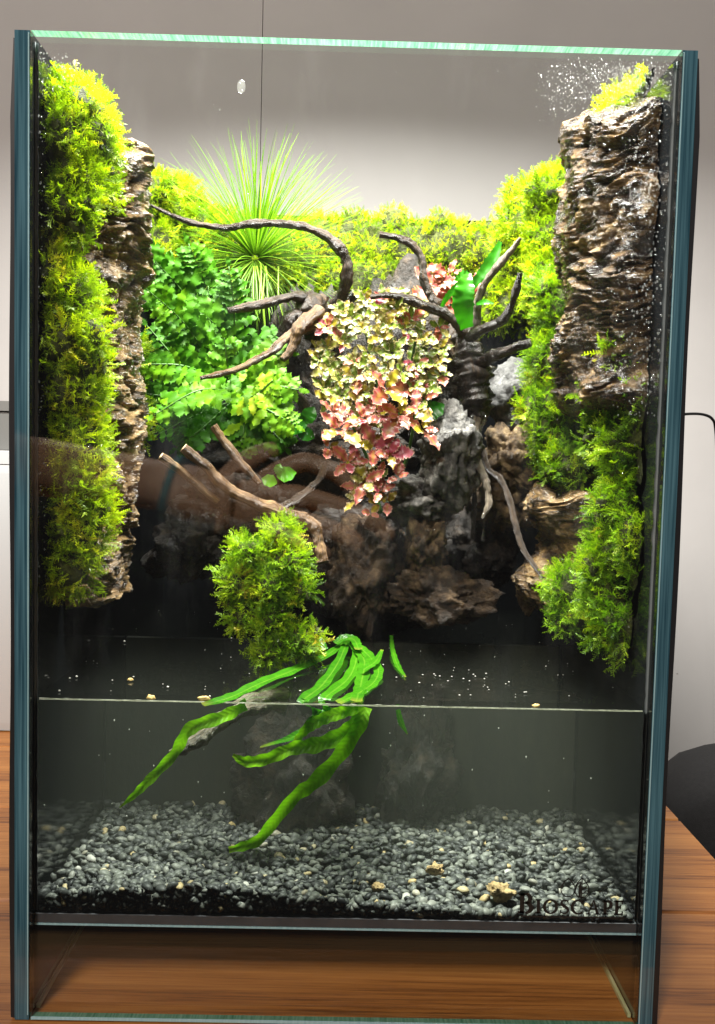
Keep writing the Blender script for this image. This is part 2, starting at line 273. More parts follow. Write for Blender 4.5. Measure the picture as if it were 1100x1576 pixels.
# water
def water_mats():
    m, t, N, L, P, O = nt('water_top'); N.remove(P)
    tr = N.new('ShaderNodeBsdfTransparent'); tr.inputs[0].default_value = (0.93, 0.97, 0.95, 1)
    gl = N.new('ShaderNodeBsdfGlossy'); gl.inputs['Roughness'].default_value = 0.03
    fr = N.new('ShaderNodeFresnel'); two_way_ior(N, L, fr, 1.33)
    tc = N.new('ShaderNodeTexCoord'); n = N.new('ShaderNodeTexNoise'); n.inputs['Scale'].default_value = 28; n.inputs['Detail'].default_value = 2; L.new(tc.outputs['Object'], n.inputs['Vector'])
    b = N.new('ShaderNodeBump'); b.inputs['Strength'].default_value = 0.25; b.inputs['Distance'].default_value = 0.003; L.new(n.outputs['Fac'], b.inputs['Height']); L.new(b.outputs[0], gl.inputs['Normal'])
    mx = N.new('ShaderNodeMixShader'); L.new(fr.outputs[0], mx.inputs[0]); L.new(tr.outputs[0], mx.inputs[1]); L.new(gl.outputs[0], mx.inputs[2])
    L.new(mx.outputs[0], O.inputs['Surface']); MATS['water_top'] = m
    m, t, N, L, P, O = nt('water_front'); N.remove(P)
    rf = N.new('ShaderNodeBsdfRefraction'); rf.inputs['IOR'].default_value = 1.333; rf.inputs['Roughness'].default_value = 0.0; rf.inputs['Color'].default_value = (0.90, 0.95, 0.92, 1)
    L.new(rf.outputs[0], O.inputs['Surface']); MATS['water_front'] = m
    m, t, N, L, P, O = nt('water_murk'); N.remove(P)
    v = N.new('ShaderNodeVolumePrincipled'); v.inputs['Color'].default_value = (0.54, 0.57, 0.49, 1); v.inputs['Density'].default_value = 0.55; v.inputs['Anisotropy'].default_value = 0.2
    L.new(v.outputs[0], O.inputs['Volume']); MATS['water_murk'] = m
water_mats()
def clear_water(name):
    m, t, N, L, P, O = nt(name); N.remove(P)
    tr = N.new('ShaderNodeBsdfTransparent'); gl = N.new('ShaderNodeBsdfGlossy'); gl.inputs['Roughness'].default_value = 0.05
    fr = N.new('ShaderNodeFresnel'); two_way_ior(N, L, fr, 1.45)
    tl = N.new('ShaderNodeBsdfTranslucent'); tl.inputs[0].default_value = (0.9, 0.92, 0.9, 1)
    m1 = N.new('ShaderNodeMixShader'); m1.inputs[0].default_value = 0.05; L.new(tr.outputs[0], m1.inputs[1]); L.new(tl.outputs[0], m1.inputs[2])
    mx = N.new('ShaderNodeMixShader'); L.new(fr.outputs[0], mx.inputs[0]); L.new(m1.outputs[0], mx.inputs[1]); L.new(gl.outputs[0], mx.inputs[2])
    L.new(mx.outputs[0], O.inputs['Surface']); MATS[name] = m
clear_water('droplet')
plain('foam_speck', (0.42, 0.42, 0.38), 0.4)
plain('debris', (0.42, 0.30, 0.10), 0.6)
plain('white_plastic', (0.46, 0.48, 0.49), 0.35)
plain('grey_plastic', (0.13, 0.13, 0.125), 0.45)
noise_mat('black_fabric', [(0.3, (0.006, 0.006, 0.007)), (0.7, (0.012, 0.012, 0.013))], scale=300, rough=0.9, bump=0.3)
plain('cable', (0.008, 0.008, 0.009), 0.4)
noise_mat('pale_wood', [(0.3, (0.46, 0.30, 0.15)), (0.7, (0.6, 0.42, 0.24))], scale=8, stretch=(1, 12, 12), rough=0.5, bump=0)
noise_mat('white_trim', [(0.3, (0.66, 0.65, 0.63)), (0.7, (0.74, 0.73, 0.71))], scale=12, rough=0.5, bump=0)

# ------------------------------------------------------------------ object helpers
def mesh_data(name, V, F, mats, smooth=True, mi=None, attrs=None):
    me = bpy.data.meshes.new(name); me.from_pydata([tuple(v) for v in V], [], [tuple(f) for f in F]); 
    for m in (mats if isinstance(mats, (list, tuple)) else [mats]): me.materials.append(MATS[m])
    if mi is not None: me.polygons.foreach_set('material_index', np.array(mi, dtype=np.int32))
    me.polygons.foreach_set('use_smooth', np.full(len(me.polygons), smooth, dtype=bool))
    for k, a in (attrs or {}).items():
        at_ = me.attributes.new(k, 'FLOAT', 'POINT'); at_.data.foreach_set('value', np.array(a, dtype=np.float32))
    me.update(); return me
def link(name, me, parent=None, loc=None):
    o = bpy.data.objects.new(name, me); COL.objects.link(o)
    if parent is not None: o.parent = parent
    if loc is not None: o.location = loc
    return o
def tag(o, label=None, cat=None, group=None, kind=None):
    if label: o['label'] = label
    if cat: o['category'] = cat
    if group: o['group'] = group
    if kind: o['kind'] = kind
    return o
def thing(name, loc, label, cat, group=None):
    o = bpy.data.objects.new(name, None); COL.objects.link(o); o.location = loc; o.empty_display_size = 0.01
    return tag(o, label, cat, group)
class MB:
    def __init__(s): s.V = []; s.F = []; s.mi = []
    def add(s, V, F, m=0):
        k = len(s.V); s.V += [tuple(v) for v in V]; s.F += [tuple(i+k for i in f) for f in F]; s.mi += [m]*len(F)
    def box(s, x0, x1, y0, y1, z0, z1, m=0, mats6=None):
        V = [(x0,y0,z0),(x1,y0,z0),(x1,y1,z0),(x0,y1,z0),(x0,y0,z1),(x1,y0,z1),(x1,y1,z1),(x0,y1,z1)]
        F = [(0,3,2,1),(4,5,6,7),(0,1,5,4),(2,3,7,6),(1,2,6,5),(3,0,4,7)]   # bottom top front back right left
        k = len(s.V); s.V += V; s.F += [tuple(i+k for i in f) for f in F]; s.mi += (mats6 or [m]*6)
    def build(s, name, mats, parent=None, smooth=False, loc=None):
        if loc is not None: V = [(v[0]-loc[0], v[1]-loc[1], v[2]-loc[2]) for v in s.V]
        else: V = s.V
        return link(name, mesh_data(name, V, s.F, mats, smooth, s.mi), parent, loc)
def catmull(P, n):
    P = [Vector(p) for p in P]; 
    if len(P) == 2: return [P[0].lerp(P[1], i/n) for i in range(n+1)]
    E = [P[0]*2-P[1]] + P + [P[-1]*2-P[-2]]; out = []; segs = len(P)-1
    for k in range(n+1):
        u = k/n*segs; i = min(int(u), segs-1); t = u-i; a, b, c, d = E[i:i+4]
        out.append(0.5*((2*b)+(c-a)*t+(2*a-5*b+4*c-d)*t*t+(3*b-a-3*c+d)*t**3))
    return out
def tube(P, R, n=40, sides=10, rough=0.18, seed=0, knots=0.5):
    """gnarled round wood: returns V, F, index of first end-cap face"""
    pts = catmull(P, n); rad = np.interp(np.linspace(0, 1, n+1), np.linspace(0, 1, len(R)), R)
    V = []; F = []; ref = Vector((0.13, -1, 0.21)).normalized(); sd = Vector((seed*3.7, seed*1.3, seed*2.1))
    for i, p in enumerate(pts):
        tng = (pts[min(i+1, n)]-pts[max(i-1, 0)]).normalized()
        u = ref - tng*ref.dot(tng)
        if u.length < 1e-4: u = Vector((1, 0, 0))
        u.normalize(); ref = u; w = tng.cross(u)
        for k in range(sides):
            a = 2*math.pi*k/sides; dr = u*math.cos(a)+w*math.sin(a)
            r = rad[i]
            q = p + dr*r
            nz = noise.noise(Vector((q.x*120, q.y*120, q.z*120))+sd)*0.6 + noise.noise(Vector((q.x*340, q.y*340, q.z*340))+sd)*0.4
            kb = max(0, noise.noise(p*70+sd))*knots+0.5*rough*noise.noise(Vector((math.cos(a)*2.2, math.sin(a)*2.2, i*0.16))+sd)
            V.append(p + dr*r*(1+rough*1.6*nz+kb))
    for i in range(n):
        for k in range(sides):
            k2 = (k+1) % sides
            F.append((i*sides+k, i*sides+k2, (i+1)*sides+k2, (i+1)*sides+k))
    side_faces = len(F)
    F.append(tuple(range(sides-1, -1, -1))); F.append(tuple(n*sides+k for k in range(sides)))
    return V, F, side_faces
def wood(name, P, R, mat, parent, n=40, sides=10, rough=0.18, seed=0, cut=False, knots=0.5):
    R = [r*(0.70 if name != 'stump' else 0.85) for r in R]
    V, F, sf = tube(P, R, int(n*2.2), max(sides, 16), rough*1.7, seed, knots)
    mi = [0]*sf + ([1, 0] if cut else [0, 0])
    L = parent.location if parent is not None else Vector((0, 0, 0))
    V = [Vector(v)-L for v in V]
    sides = max(sides, 16); nn = len(V)//sides; ll = np.concatenate([[0], np.cumsum([(V[(i+1)*sides]-V[i*sides]).length for i in range(nn-1)])])+seed*0.37
    an = np.tile(np.arange(sides)*2*math.pi/sides, nn)
    return link(name, mesh_data(name, V, F, [mat, 'cut_wood'], True, mi, {'gc': np.cos(an), 'gs': np.sin(an), 'ga': np.repeat(ll, sides)}), parent)
ICO = {}
def ico(sub):
    if sub not in ICO:
        import bmesh
        bm = bmesh.new(); bmesh.ops.create_icosphere(bm, subdivisions=sub, radius=1.0)
        ICO[sub] = (np.array([v.co[:] for v in bm.verts]), [tuple(v.index for v in f.verts) for f in bm.faces]); bm.free()
    return ICO[sub]
def lumpy(c, r, seed, sub=4, amp=0.35, freq=1.6, fine=0.12):
    """displaced ellipsoid about c with radii r"""
    B, F = ico(sub); V = []; sd = Vector((seed*5.1, seed*2.3, seed*7.7))
    for b in B:
        v = Vector(b)
        d = noise.fractal(v*freq+sd, 0.9, 2.0, 3)*amp + noise.noise(v*freq*5+sd)*fine + noise.noise(v*freq*11+sd)*fine*0.6
        rg = abs(noise.noise(v*freq*2.7+sd*1.3))
        s = 1 + d - rg*amp*0.5
        V.append((c[0]+b[0]*r[0]*s, c[1]+b[1]*r[1]*s, c[2]+b[2]*r[2]*s))
    return V, F
def rock(px, py, Y, rx, ry, rd, mat, label, seed, under=False, name='lava_rock', amp=0.4, freq=1.6, fine=0.13, cat='rock', rot=0):
    c = (uw if under else at)(px, py, Y); s = mpp(Y)
    V, F = lumpy((0, 0, 0), (rx*s, rd, ry*s), seed, 5, amp, freq, fine)
    if rot:
        ca, sa = math.cos(rot), math.sin(rot); V = [(x*ca+z*sa, y, -x*sa+z*ca) for x, y, z in V]
    o = link(name, mesh_data(name, V, F, mat), None, c)
    return tag(o, label, cat)

# ================================================================== setting: wall, table, things behind
YWALL = 0.56
seam_x = at(403, 100, YWALL).x
wall = MB(); wall.box(-1.6, 1.6, YWALL+0.006, YWALL+0.03, -0.9, 1.6)
wall = tag(wall.build('wall', 'groove'), kind='structure')
for a, b in ((-1.6, seam_x-0.00035), (seam_x+0.00035, 1.6)):
    m = MB(); m.box(a, b, YWALL, YWALL+0.006, -0.9, 1.6); m.build('wall_panel', 'wall_paint', wall)
fl = MB(); fl.box(-1.6, 1.6, -1.4, YWALL+0.03, -0.76, -0.74); tag(fl.build('floor', 'pale_wood'), kind='structure')

TX1 = 0.256
table = thing('table', (0, 0.1, -0.74), 'orange brown wooden plank table carrying the glass tank', 'table')
ys = [-0.055, 0.112, 0.25, 0.385, 0.50]
for i in range(len(ys)-1):
    m = MB(); g = 0.0006; e = 0.0015
    y0, y1 = ys[i]+g, ys[i+1]-g
    prof = [(y0, -0.03), (y1, -0.03), (y1, -e), (y1-e, 0), (y0+e, 0), (y0, -e)]
    V = [(x, y, z) for x in (-0.62, TX1) for y, z in prof]; n = 6
    F = [tuple(range(n-1, -1, -1)), tuple(range(n, 2*n))]+[(k, (k+1) % n, n+(k+1) % n, n+k) for k in range(n)]
    F = [f[::-1] for f in F]
    m.add(V, F); o = m.build('plank', 'table_wood', table, loc=(0, 0, 0)); o.location = (0, -0.1, 0.74)
for x in (-0.57, TX1-0.06):
    for y in (0.10, 0.43):
        m = MB(); m.box(x, x+0.05, y-0.1, y-0.05, 0.0, 0.709); m.build('leg', 'table_wood', table)
m = MB(); m.box(-0.56, TX1-0.05, -0.145, -0.13, 0.63, 0.708); m.build('apron', 'table_wood', table)

# white skirting trim and pale board behind the table, to the left
p = at(-12, 1087, 0.53)
m = MB(); m.box(-0.75, -0.20, 0.512, 0.548, -0.02, 0.014); m.build('white_trim_strip', 'white_trim')
tag(bpy.data.objects['white_trim_strip'], 'white trim strip behind the table at its left end', 'trim')
m = MB(); m.box(-0.75, -0.22, 0.549, 0.558, -0.02, 0.058); tag(m.build('pale_board', 'pale_wood'), 'narrow pale wooden board against the wall left of the tank', 'board')
# white plastic tubs at the far left, on the board
t = thing('plastic_tub', (-0.285, 0.46, 0.001), 'white lidded plastic tub behind the left side of the tank', 'tub')
def round_box(cx, cy_, z0, z1, hx, hy, r, taper=0.0, seg=5):
    V = []; F = []
    def ring(z, k):
        out = []
        for qx, qy, a0 in ((1,1,0),(-1,1,90),(-1,-1,180),(1,-1,270)):
            for s_ in range(seg+1):
                a = math.radians(a0+90*s_/seg); out.append((cx+(qx*(hx-r)+r*math.cos(a))*k, cy_+(qy*(hy-r)+r*math.sin(a))*k, z))
        return out
    zs = [(z0, 1-taper-0.015), (z0+(z1-z0)*0.03, 1-taper), (z1-(z1-z0)*0.03, 1), (z1, 0.985)]
    n = 4*(seg+1)
    for z, k in zs: V += ring(z, k)
    for i in range(len(zs)-1):
        for k in range(n): F.append((i*n+k, i*n+(k+1) % n, (i+1)*n+(k+1) % n, (i+1)*n+k))
    F.append(tuple(range(n-1, -1, -1))); F.append(tuple((len(zs)-1)*n+k for k in range(n)))
    return V, F
for nm, z0, z1, hx, mt in (('tub_body', 0, 0.250, 0.078, 'white_plastic'), ('lid', 0.2505, 0.263, 0.082, 'white_plastic')):
    m = MB(); m.add(*round_box(0, 0, z0, z1, hx, 0.036, 0.02, 0.06 if nm == 'tub_body' else 0)); m.build(nm, mt, t, smooth=False)
t = thing('grey_box', (-0.275, 0.47, 0.2645), 'small grey box on the lid of the white plastic tub', 'box')
m = MB(); m.add(*round_box(0, 0, 0, 0.036, 0.06, 0.03, 0.004)); m.build('box_body', 'grey_plastic', t)
m = MB(); m.add(*round_box(0, 0, 0.0365, 0.046, 0.062, 0.032, 0.004)); m.build('lid', 'grey_plastic', t)

# black chair beside the table, right
ch = thing('chair', (0.57, 0.20, -0.74), 'black fabric chair standing right of the table edge', 'chair')
def lump_box(sx, sy, sz, z0, seed):
    V, F = ico(4); out = []
    for b in V:
        q = [math.copysign(abs(b[i])**0.35, b[i]) for i in range(3)]
        k = 1+0.03*noise.noise(Vector(b)*2+Vector((seed, 0, 0)))
        out.append((q[0]*sx*k, q[1]*sy*k, z0+q[2]*sz*k))
    return out, F
c0 = at(1085, 1133, 0.33)
zc = c0.z + 0.74
V, F = lump_box(0.30, 0.24, 0.06, 0.42, 1); link('seat', mesh_data('seat', V, F, 'black_fabric'), ch)
V, F = lump_box(0.33, 0.055, 0.26, zc-0.27, 2); V = [(x, y+0.13, z) for x, y, z in V]; link('backrest', mesh_data('backrest', V, F, 'black_fabric'), ch)
V, F = lump_box(0.05, 0.22, 0.03, zc-0.16, 3); V = [(x-0.29, y-0.10, z) for x, y, z in V]; link('armrest', mesh_data('armrest', V, F, 'black_fabric'), ch)
for x in (-0.22, 0.22):
    for y in (-0.16, 0.16):
        V, F, _ = tube([(x, y, 0), (x*0.95, y*0.95, 0.38)], [0.014, 0.018], 4, 10, 0, 0, 0); link('leg', mesh_data('leg', V, F, 'cable'), ch)
# cable behind the tank
P = [at(1030, 640, 0.315), at(1060, 637, 0.33), at(1082, 638, 0.34), at(1096, 645, 0.345), at(1101, 662, 0.35), at(1104, 720, 0.36), at(1112, 900, 0.40), at(1125, 1150, 0.44)]
V, F, _ = tube(P, [0.0012]*2, 50, 8, 0, 0, 0)
tag(link('power_cable', mesh_data('power_cable', V, F, 'cable')), 'thin black cable looping behind the right edge of the tank', 'cable')

# ================================================================== the tank
XI, XO, H, DB = 0.1433, 0.150, 0.45, 0.294
tank = thing('glass_tank', (0, 0.15, 0.0), 'tall open topped glass tank with black sides standing on the table', 'tank')
def tpart(mb, name, mats, parent=None, smooth=False):
    o = mb.build(name, mats, parent or tank, smooth)
    if (parent or tank) is tank: o.location = (0, -0.15, 0)
    return o
m = MB(); m.box(-XI+0.0004, XI-0.0004, 0.0, 0.006, 0.0005, H, mats6=[1, 1, 0, 0, 0, 0]); front = tpart(m, 'front_pane', ['glass', 'edge_pale'])
for sgn in (-1, 1):
    a, b = sorted((sgn*XI, sgn*XO))
    m = MB(); m.box(a, b, 0.0, 0.30, 0.0005, H, mats6=[1, 1, 1, 1, 0, 0]); sp = tpart(m, 'side_pane', ['black_pane', 'edge_teal'])
    m = MB()
    for xx, wd in ((sgn*(XI+0.0005), 0.00022),):
        m.box(xx-wd, xx+wd, -0.0003, 0.0001, 0.003, H-0.001)
    m.build('polished_arris', 'edge_line', sp)
    # black foam backing sheet, a little wavy
    V = []; F = []; nz = 40
    for i in range(nz+1):
        z = 0.001+(H-0.004)*i/nz; w = 0.0004*math.sin(i*0.35+sgn)+0.0004
        if i > nz-3: w -= 0.0006*(i-nz+3)
        for y, d in ((0.001, 0), (0.299, 0), (0.299, 1), (0.001, 1)):
            V.append((sgn*(XO+0.0003+d*(0.0018+w)), y, z))
    for i in range(nz):
        for k in range(4): F.append((i*4+k, i*4+(k+1) % 4, (i+1)*4+(k+1) % 4, (i+1)*4+k))
    F += [(3, 2, 1, 0), (nz*4, nz*4+1, nz*4+2, nz*4+3)]
    m = MB(); m.add(V, F); tpart(m, 'black_backing', 'black_foil')
m = MB(); m.box(-XI+0.0003, XI-0.0003, DB, 0.2995, 0.0005, H, mats6=[1, 1, 0, 0, 0, 0]); tpart(m, 'back_pane', ['black_pane', 'black_foil'])
m = MB(); m.box(-XI+0.0005, XI-0.0005, 0.0065, DB-0.0005, 0.0442, 0.0486); base = tpart(m, 'base_board', 'base_board')
m = MB(); m.box(-XI+0.0005, XI-0.0005, 0.0063, 0.0085, 0.0431, 0.0440); m.build('base_seam', 'edge_line', base)
# added strips: refracted light painted along the inner foot of the side panes
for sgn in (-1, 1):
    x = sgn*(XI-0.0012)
    m = MB(); m.box(x-0.0008, x+0.0008, 0.009, 0.285, 0.0006, 0.0026); tpart(m, 'foot_glow_strip', 'foot_glow')
m = MB(); m.box(-XI+0.001, XI-0.001, -0.0003, 0.0001, 0.0008, 0.0022); m.build('foot_edge_glow', 'edge_line', front)  # pale strip added to paint the pane's bottom edge as lit
# silicone beads in the front corners
for sgn in (-1, 1):
    V = []; F = []; nz = 120
    for i in range(nz+1):
        z = 0.05+(H-0.052)*i/nz; r = 0.0017+0.0007*noise.noise(Vector((z*160, sgn*3, 0)))
        V += [(sgn*(XI-0.0001), 0.0062, z), (sgn*(XI-0.0001), 0.0062+r, z), (sgn*(XI-r*0.6), 0.0062+r*0.6, z), (sgn*(XI-r), 0.0062, z)]
    for i in range(nz):
        for k in range(3): F.append((i*4+k, i*4+k+1, (i+1)*4+k+1, (i+1)*4+k))
    m = MB(); m.add(V, F); tpart(m, 'silicone_bead', 'silicone', smooth=True)

# printed maker's mark, front pane bottom right
class Flat:
    def __init__(s): s.V = []; s.F = []
    def poly(s, P):
        k = len(s.V); s.V += P; s.F.append(tuple(range(k, k+len(P))))
    def rect(s, x0, y0, x1, y1): s.poly([(x0, y0), (x1, y0), (x1, y1), (x0, y1)])
    def band(s, P, w):
        """stroke along P with widths w"""
        n = len(P)
        for i in range(n-1):
            def nrm(j):
                a, b = P[max(j-1, 0)], P[min(j+1, n-1)]; dx, dy = b[0]-a[0], b[1]-a[1]; l = math.hypot(dx, dy) or 1
                return -dy/l, dx/l
            q = []
            for j in (i, i+1):
                nx, ny = nrm(j); ww = (w[j] if hasattr(w, '__len__') else w)/2; q.append(((P[j][0]+nx*ww, P[j][1]+ny*ww), (P[j][0]-nx*ww, P[j][1]-ny*ww)))
            s.poly([q[0][0], q[0][1], q[1][1], q[1][0]])
    def arc(s, cx, cy_, rx, ry, a0, a1, thick, thin, n=28):
        """oval stroke, heavy where it runs upright"""
        P = []; w = []
        for i in range(n+1):
            a = math.radians(a0+(a1-a0)*i/n); P.append((cx+rx*math.cos(a), cy_+ry*math.sin(a))); w.append(thin+(thick-thin)*abs(math.cos(a))**1.3)
        s.band(P, w)
def letter(c, h):
    f = Flat(); T, t_, sf = h*0.21, h*0.115, h*0.09
    if c == 'B':
        f.rect(0.06*h, 0, 0.06*h+T, h); f.rect(-0.02*h, 0, 0.3*h, t_); f.rect(-0.02*h, h-t_, 0.3*h, h)
        f.arc(0.30*h, 0.745*h, 0.24*h, 0.22*h, -90, 90, T, t_); f.arc(0.32*h, 0.275*h, 0.28*h, 0.24*h, -90, 90, T*1.05, t_); f.rect(0.2*h, 0.48*h, 0.34*h, 0.55*h); w = 0.72*h
    elif c == 'I':
        f.rect(0.10*h, 0, 0.10*h+T, h); f.rect(0, 0, 0.4*h, t_); f.rect(0, h-t_, 0.4*h, h); w = 0.42*h
    elif c == 'O': f.arc(0.48*h, 0.5*h, 0.40*h, 0.46*h, 0, 360, T, t_); w = 0.98*h
    elif c == 'C':
        f.arc(0.48*h, 0.5*h, 0.40*h, 0.46*h, 48, 312, T, t_); f.rect(0.72*h, 0.66*h, 0.79*h, 0.95*h); f.rect(0.74*h, 0.08*h, 0.8*h, 0.28*h); w = 0.88*h
    elif c == 'S':
        P = [(0.53, 0.78), (0.44, 0.92), (0.28, 0.955), (0.14, 0.87), (0.115, 0.73), (0.20, 0.61), (0.36, 0.50), (0.50, 0.39), (0.55, 0.25), (0.47, 0.10), (0.30, 0.045), (0.14, 0.10), (0.055, 0.25)]
        W = [.05, .07, .09, .13, .17, .20, .22, .20, .17, .13, .09, .07, .05]
        Q = catmull([(x*h, y*h, 0) for x, y in P], 40); f.band([(q.x, q.y) for q in Q], list(np.interp(np.linspace(0, 1, 41), np.linspace(0, 1, 13), W)*h*0.95))
        f.rect(0.50*h, 0.72*h, 0.56*h, 0.97*h); f.rect(0.03*h, 0.03*h, 0.09*h, 0.29*h); w = 0.64*h
    elif c == 'A':
        f.poly([(0.44*h, h), (0.52*h, h), (0.88*h, 0), (0.66*h, 0)]); f.poly([(0.43*h, h), (0.50*h, 0.93*h), (0.18*h, 0), (0.09*h, 0)])
        f.rect(0.24*h, 0.32*h, 0.68*h, 0.32*h+t_); f.rect(0, 0, 0.28*h, t_*0.8); f.rect(0.58*h, 0, 0.96*h, t_*0.8); w = 0.96*h
    elif c == 'P':
        f.rect(0.08*h, 0, 0.08*h+T, h); f.rect(0, 0, 0.38*h, t_); f.rect(0, h-t_, 0.32*h, h); f.arc(0.30*h, 0.71*h, 0.26*h, 0.255*h, -90, 90, T, t_); f.rect(0.2*h, 0.42*h, 0.32*h, 0.49*h); w = 0.66*h
    elif c == 'E':
        f.rect(0.08*h, 0, 0.08*h+T, h); f.rect(0, 0, 0.58*h, t_); f.rect(0, h-t_, 0.55*h, h); f.rect(0.2*h, 0.49*h, 0.45*h, 0.49*h+t_)
        f.rect(0.51*h, 0, 0.60*h, 0.26*h); f.rect(0.49*h, 0.76*h, 0.58*h, h); f.rect(0.40*h, 0.40*h, 0.47*h, 0.68*h); w = 0.62*h
    return f, w
pxm = mpp(0.0)
o0 = at(797, 1411, 0.0); ex = (at(977, 1415, 0.0)-o0); ex = ex/ex.length
mark = MB()
def put(f, ox, oy):
    V = [(o0.x+(x+ox)*pxm, -0.00015, o0.z+(y+oy)*pxm) for x, y in f.V]
    mark.add(V, [fc for fc in f.F])
xcur = 0.0
word = [('B', 33)]+[(c, 24) for c in 'IOSCAPE']
tw = sum(letter(c, h)[1]+2.2 for c, h in word); ks = 170/tw
for c, h in word:
    f, w = letter(c, h); f.V = [(x*ks, y) for x, y in f.V]; put(f, xcur, 6 if True else 0); xcur += (w+2.2)*ks
f = Flat(); f.rect(4, 0, 168, 2.6); put(f, 0, 0)
logo = mark.build('maker_name_print', 'print_black', front)
mark = MB()
f = Flat()
def drop_outline(cx, cy_, r, lean, n=30):
    P = []
    for i in range(n+1):
        a = 2*math.pi*i/n; k = r*(1-0.10*math.cos(2*a)); x = math.sin(a)*k*0.78; y = math.cos(a)*k*1.05
        x += lean*(y/r)**2*0.10*r; P.append((cx+x, cy_+y))
    return P
def leafy(cx, cy_, w, h):
    out = [(cx, cy_+h), (cx+w*0.55, cy_+h*0.55), (cx+w*0.95, cy_), (cx+w*0.9, cy_-h*0.5), (cx+w*0.5, cy_-h*0.92), (cx, cy_-h), (cx-w*0.5, cy_-h*0.92), (cx-w*0.9, cy_-h*0.5), (cx-w*0.95, cy_), (cx-w*0.55, cy_+h*0.55), (cx, cy_+h)]
    Q = catmull([(x, y, 0) for x, y in out], 50); return [(q.x, q.y) for q in Q]
f.band(leafy(78, 50, 11.5, 15), 1.7); f.band(leafy(100, 50, 11.5, 16), 1.7)
f.band([(100, 66), (100, 32)], 1.7)
for d in (0, 1, 2): f.band([(100, 55-d*8), (109-d*1.0, 60-d*8)], 1.5); 
f.band([(89.5, 52), (98, 60)], 1.6); f.band([(88, 40), (93, 56)], 1.6)
f.poly([(95, 34), (99, 34), (99, 62), (95, 52)])
put(f, 0, 0); mark.build('leaf_emblem_print', 'print_black', front)

# ================================================================== water
wm = MB()
nx, ny = 24, 24
V = [(-XI+2*XI*i/nx, YG+(DB-YG)*j/ny, ZW+(0.0009*math.exp(-j*3.0))) for j in range(ny+1) for i in range(nx+1)]
F = [(j*(nx+1)+i, j*(nx+1)+i+1, (j+1)*(nx+1)+i+1, (j+1)*(nx+1)+i) for j in range(ny) for i in range(nx)]
wm.add(V, F, 0)
wm.add([(-XI, YG, 0.0490), (XI, YG, 0.0490), (XI, YG, ZW), (-XI, YG, ZW)], [(0, 1, 2, 3)], 1)
water = tag(wm.build('water', ['water_top', 'water_front']), kind='structure')
m = MB()
V = []; F = []
for i in range(241):
    x = -XI+0.002+(2*XI-0.004)*i/240
    q = 0.35+0.9*abs(noise.noise(Vector((x*90, 0, 0)))+0.4*noise.noise(Vector((x*330, 2, 0))))
    V += [(x, YG+0.0002, ZW-0.0003*q), (x, YG+0.0014, ZW+0.0002), (x, YG+0.0002, ZW+0.0008*q)]
for i in range(240):
    for k in range(2): F.append((i*3+k, i*3+k+1, i*3+k+4, i*3+k+3))
edge_mat('meniscus_glint', (0.5, 0.52, 0.42), (0.7, 0.72, 0.6), 0.2, 0.5)  # pale colour paints the light caught along the waterline
m.add(V, F); m.build('meniscus', 'meniscus_glint', water, smooth=True)
m = MB(); m.box(-XI+0.001, XI-0.001, YG+0.0005, DB-0.001, 0.051, ZW-0.0006); tag(m.build('cloudy_water', 'water_murk', water), kind='stuff')

# ================================================================== gravel bed
def gz(x, y):
    """height of the gravel surface"""
    k = (x+XI)/(2*XI)
    front_h = float(np.interp(k, [0, .07, .27, .53, .8, 1], [.0585, .0595, .0615, .0555, .0508, .0503]))
    q = min(1, (y-YG)/0.075)
    return front_h+(0.0535-front_h)*q*(2-q) + 0.0016*noise.noise(Vector((x*40, y*40, 1)))
bm_ = MB(); gx, gy = 40, 40; V = []
for j in range(gy+1):
    for i in range(gx+1):
        x = -XI+0.001+(2*XI-0.002)*i/gx; y = YG+0.004+(0.180-YG)*j/gy; V.append((x, y, gz(x, y)-0.004))
F = [(j*(gx+1)+i, j*(gx+1)+i+1, (j+1)*(gx+1)+i+1, (j+1)*(gx+1)+i) for j in range(gy) for i in range(gx)]
k = len(V); V += [(V[i][0], V[i][1], 0.0488) for i in range(gx+1)]; F += [(k+i, k+i+1, i+1, i) for i in range(gx)]
bm_.add(V, F); gravel = tag(bm_.build('gravel_bed', 'gravel_dark', smooth=True), kind='structure')
PEB = []
for s_ in range(10):
    B, F = ico(2); r3 = random.Random(s_); ax = (1.0, r3.uniform(0.62, 0.9), r3.uniform(0.38, 0.6)); sd = Vector((s_*9.1, 3, 1)); V = []
    for b in B:
        v = Vector(b); k = 1+0.28*noise.noise(v*1.1+sd)+0.10*noise.noise(v*2.6+sd); V.append((b[0]*ax[0]*k, b[1]*ax[1]*k, b[2]*ax[2]*k))
    PEB.append((np.array(V), F))
peb_me = [mesh_data('pebble', V, F, 'pebble', True, None, {'var': [0]*len(V)}) for V, F in PEB]
spots = []
# front face against the glass, then the surface towards the back
for i in range(560):
    x = random.uniform(-XI+0.003, XI-0.003); top = gz(x, YG); z = random.uniform(0.0505, top); spots.append((x, YG+0.0028+random.uniform(0, 0.0014), z, 1))
for i in range(5600):
    x = random.uniform(-XI+0.003, XI-0.003); y = YG+0.004+(0.172-YG)*random.random()**1.15; spots.append((x, y, gz(x, y)-0.0012+random.uniform(-0.0015, 0.0022), 0))
def peb_rot(fr):
    e = (random.gauss(0, 0.45), random.gauss(0, 0.45), random.uniform(0, 6.28))
    if fr: e = (random.gauss(0.9, 0.5), random.gauss(0, 0.5), random.uniform(0, 6.28))
    return e
from mathutils import Euler
spots = [(x, y, z, fr, (0.0021+0.0015*random.random()**2)*(1.15 if random.random() < 0.15 else 1)) for x, y, z, fr in spots]
order = sorted(range(len(spots)), key=lambda i: -(spots[i][4]/(spots[i][1]+0.40)) + (0.002 if spots[i][2] < gz(spots[i][0], spots[i][1])-0.002 and not spots[i][3] else 0))
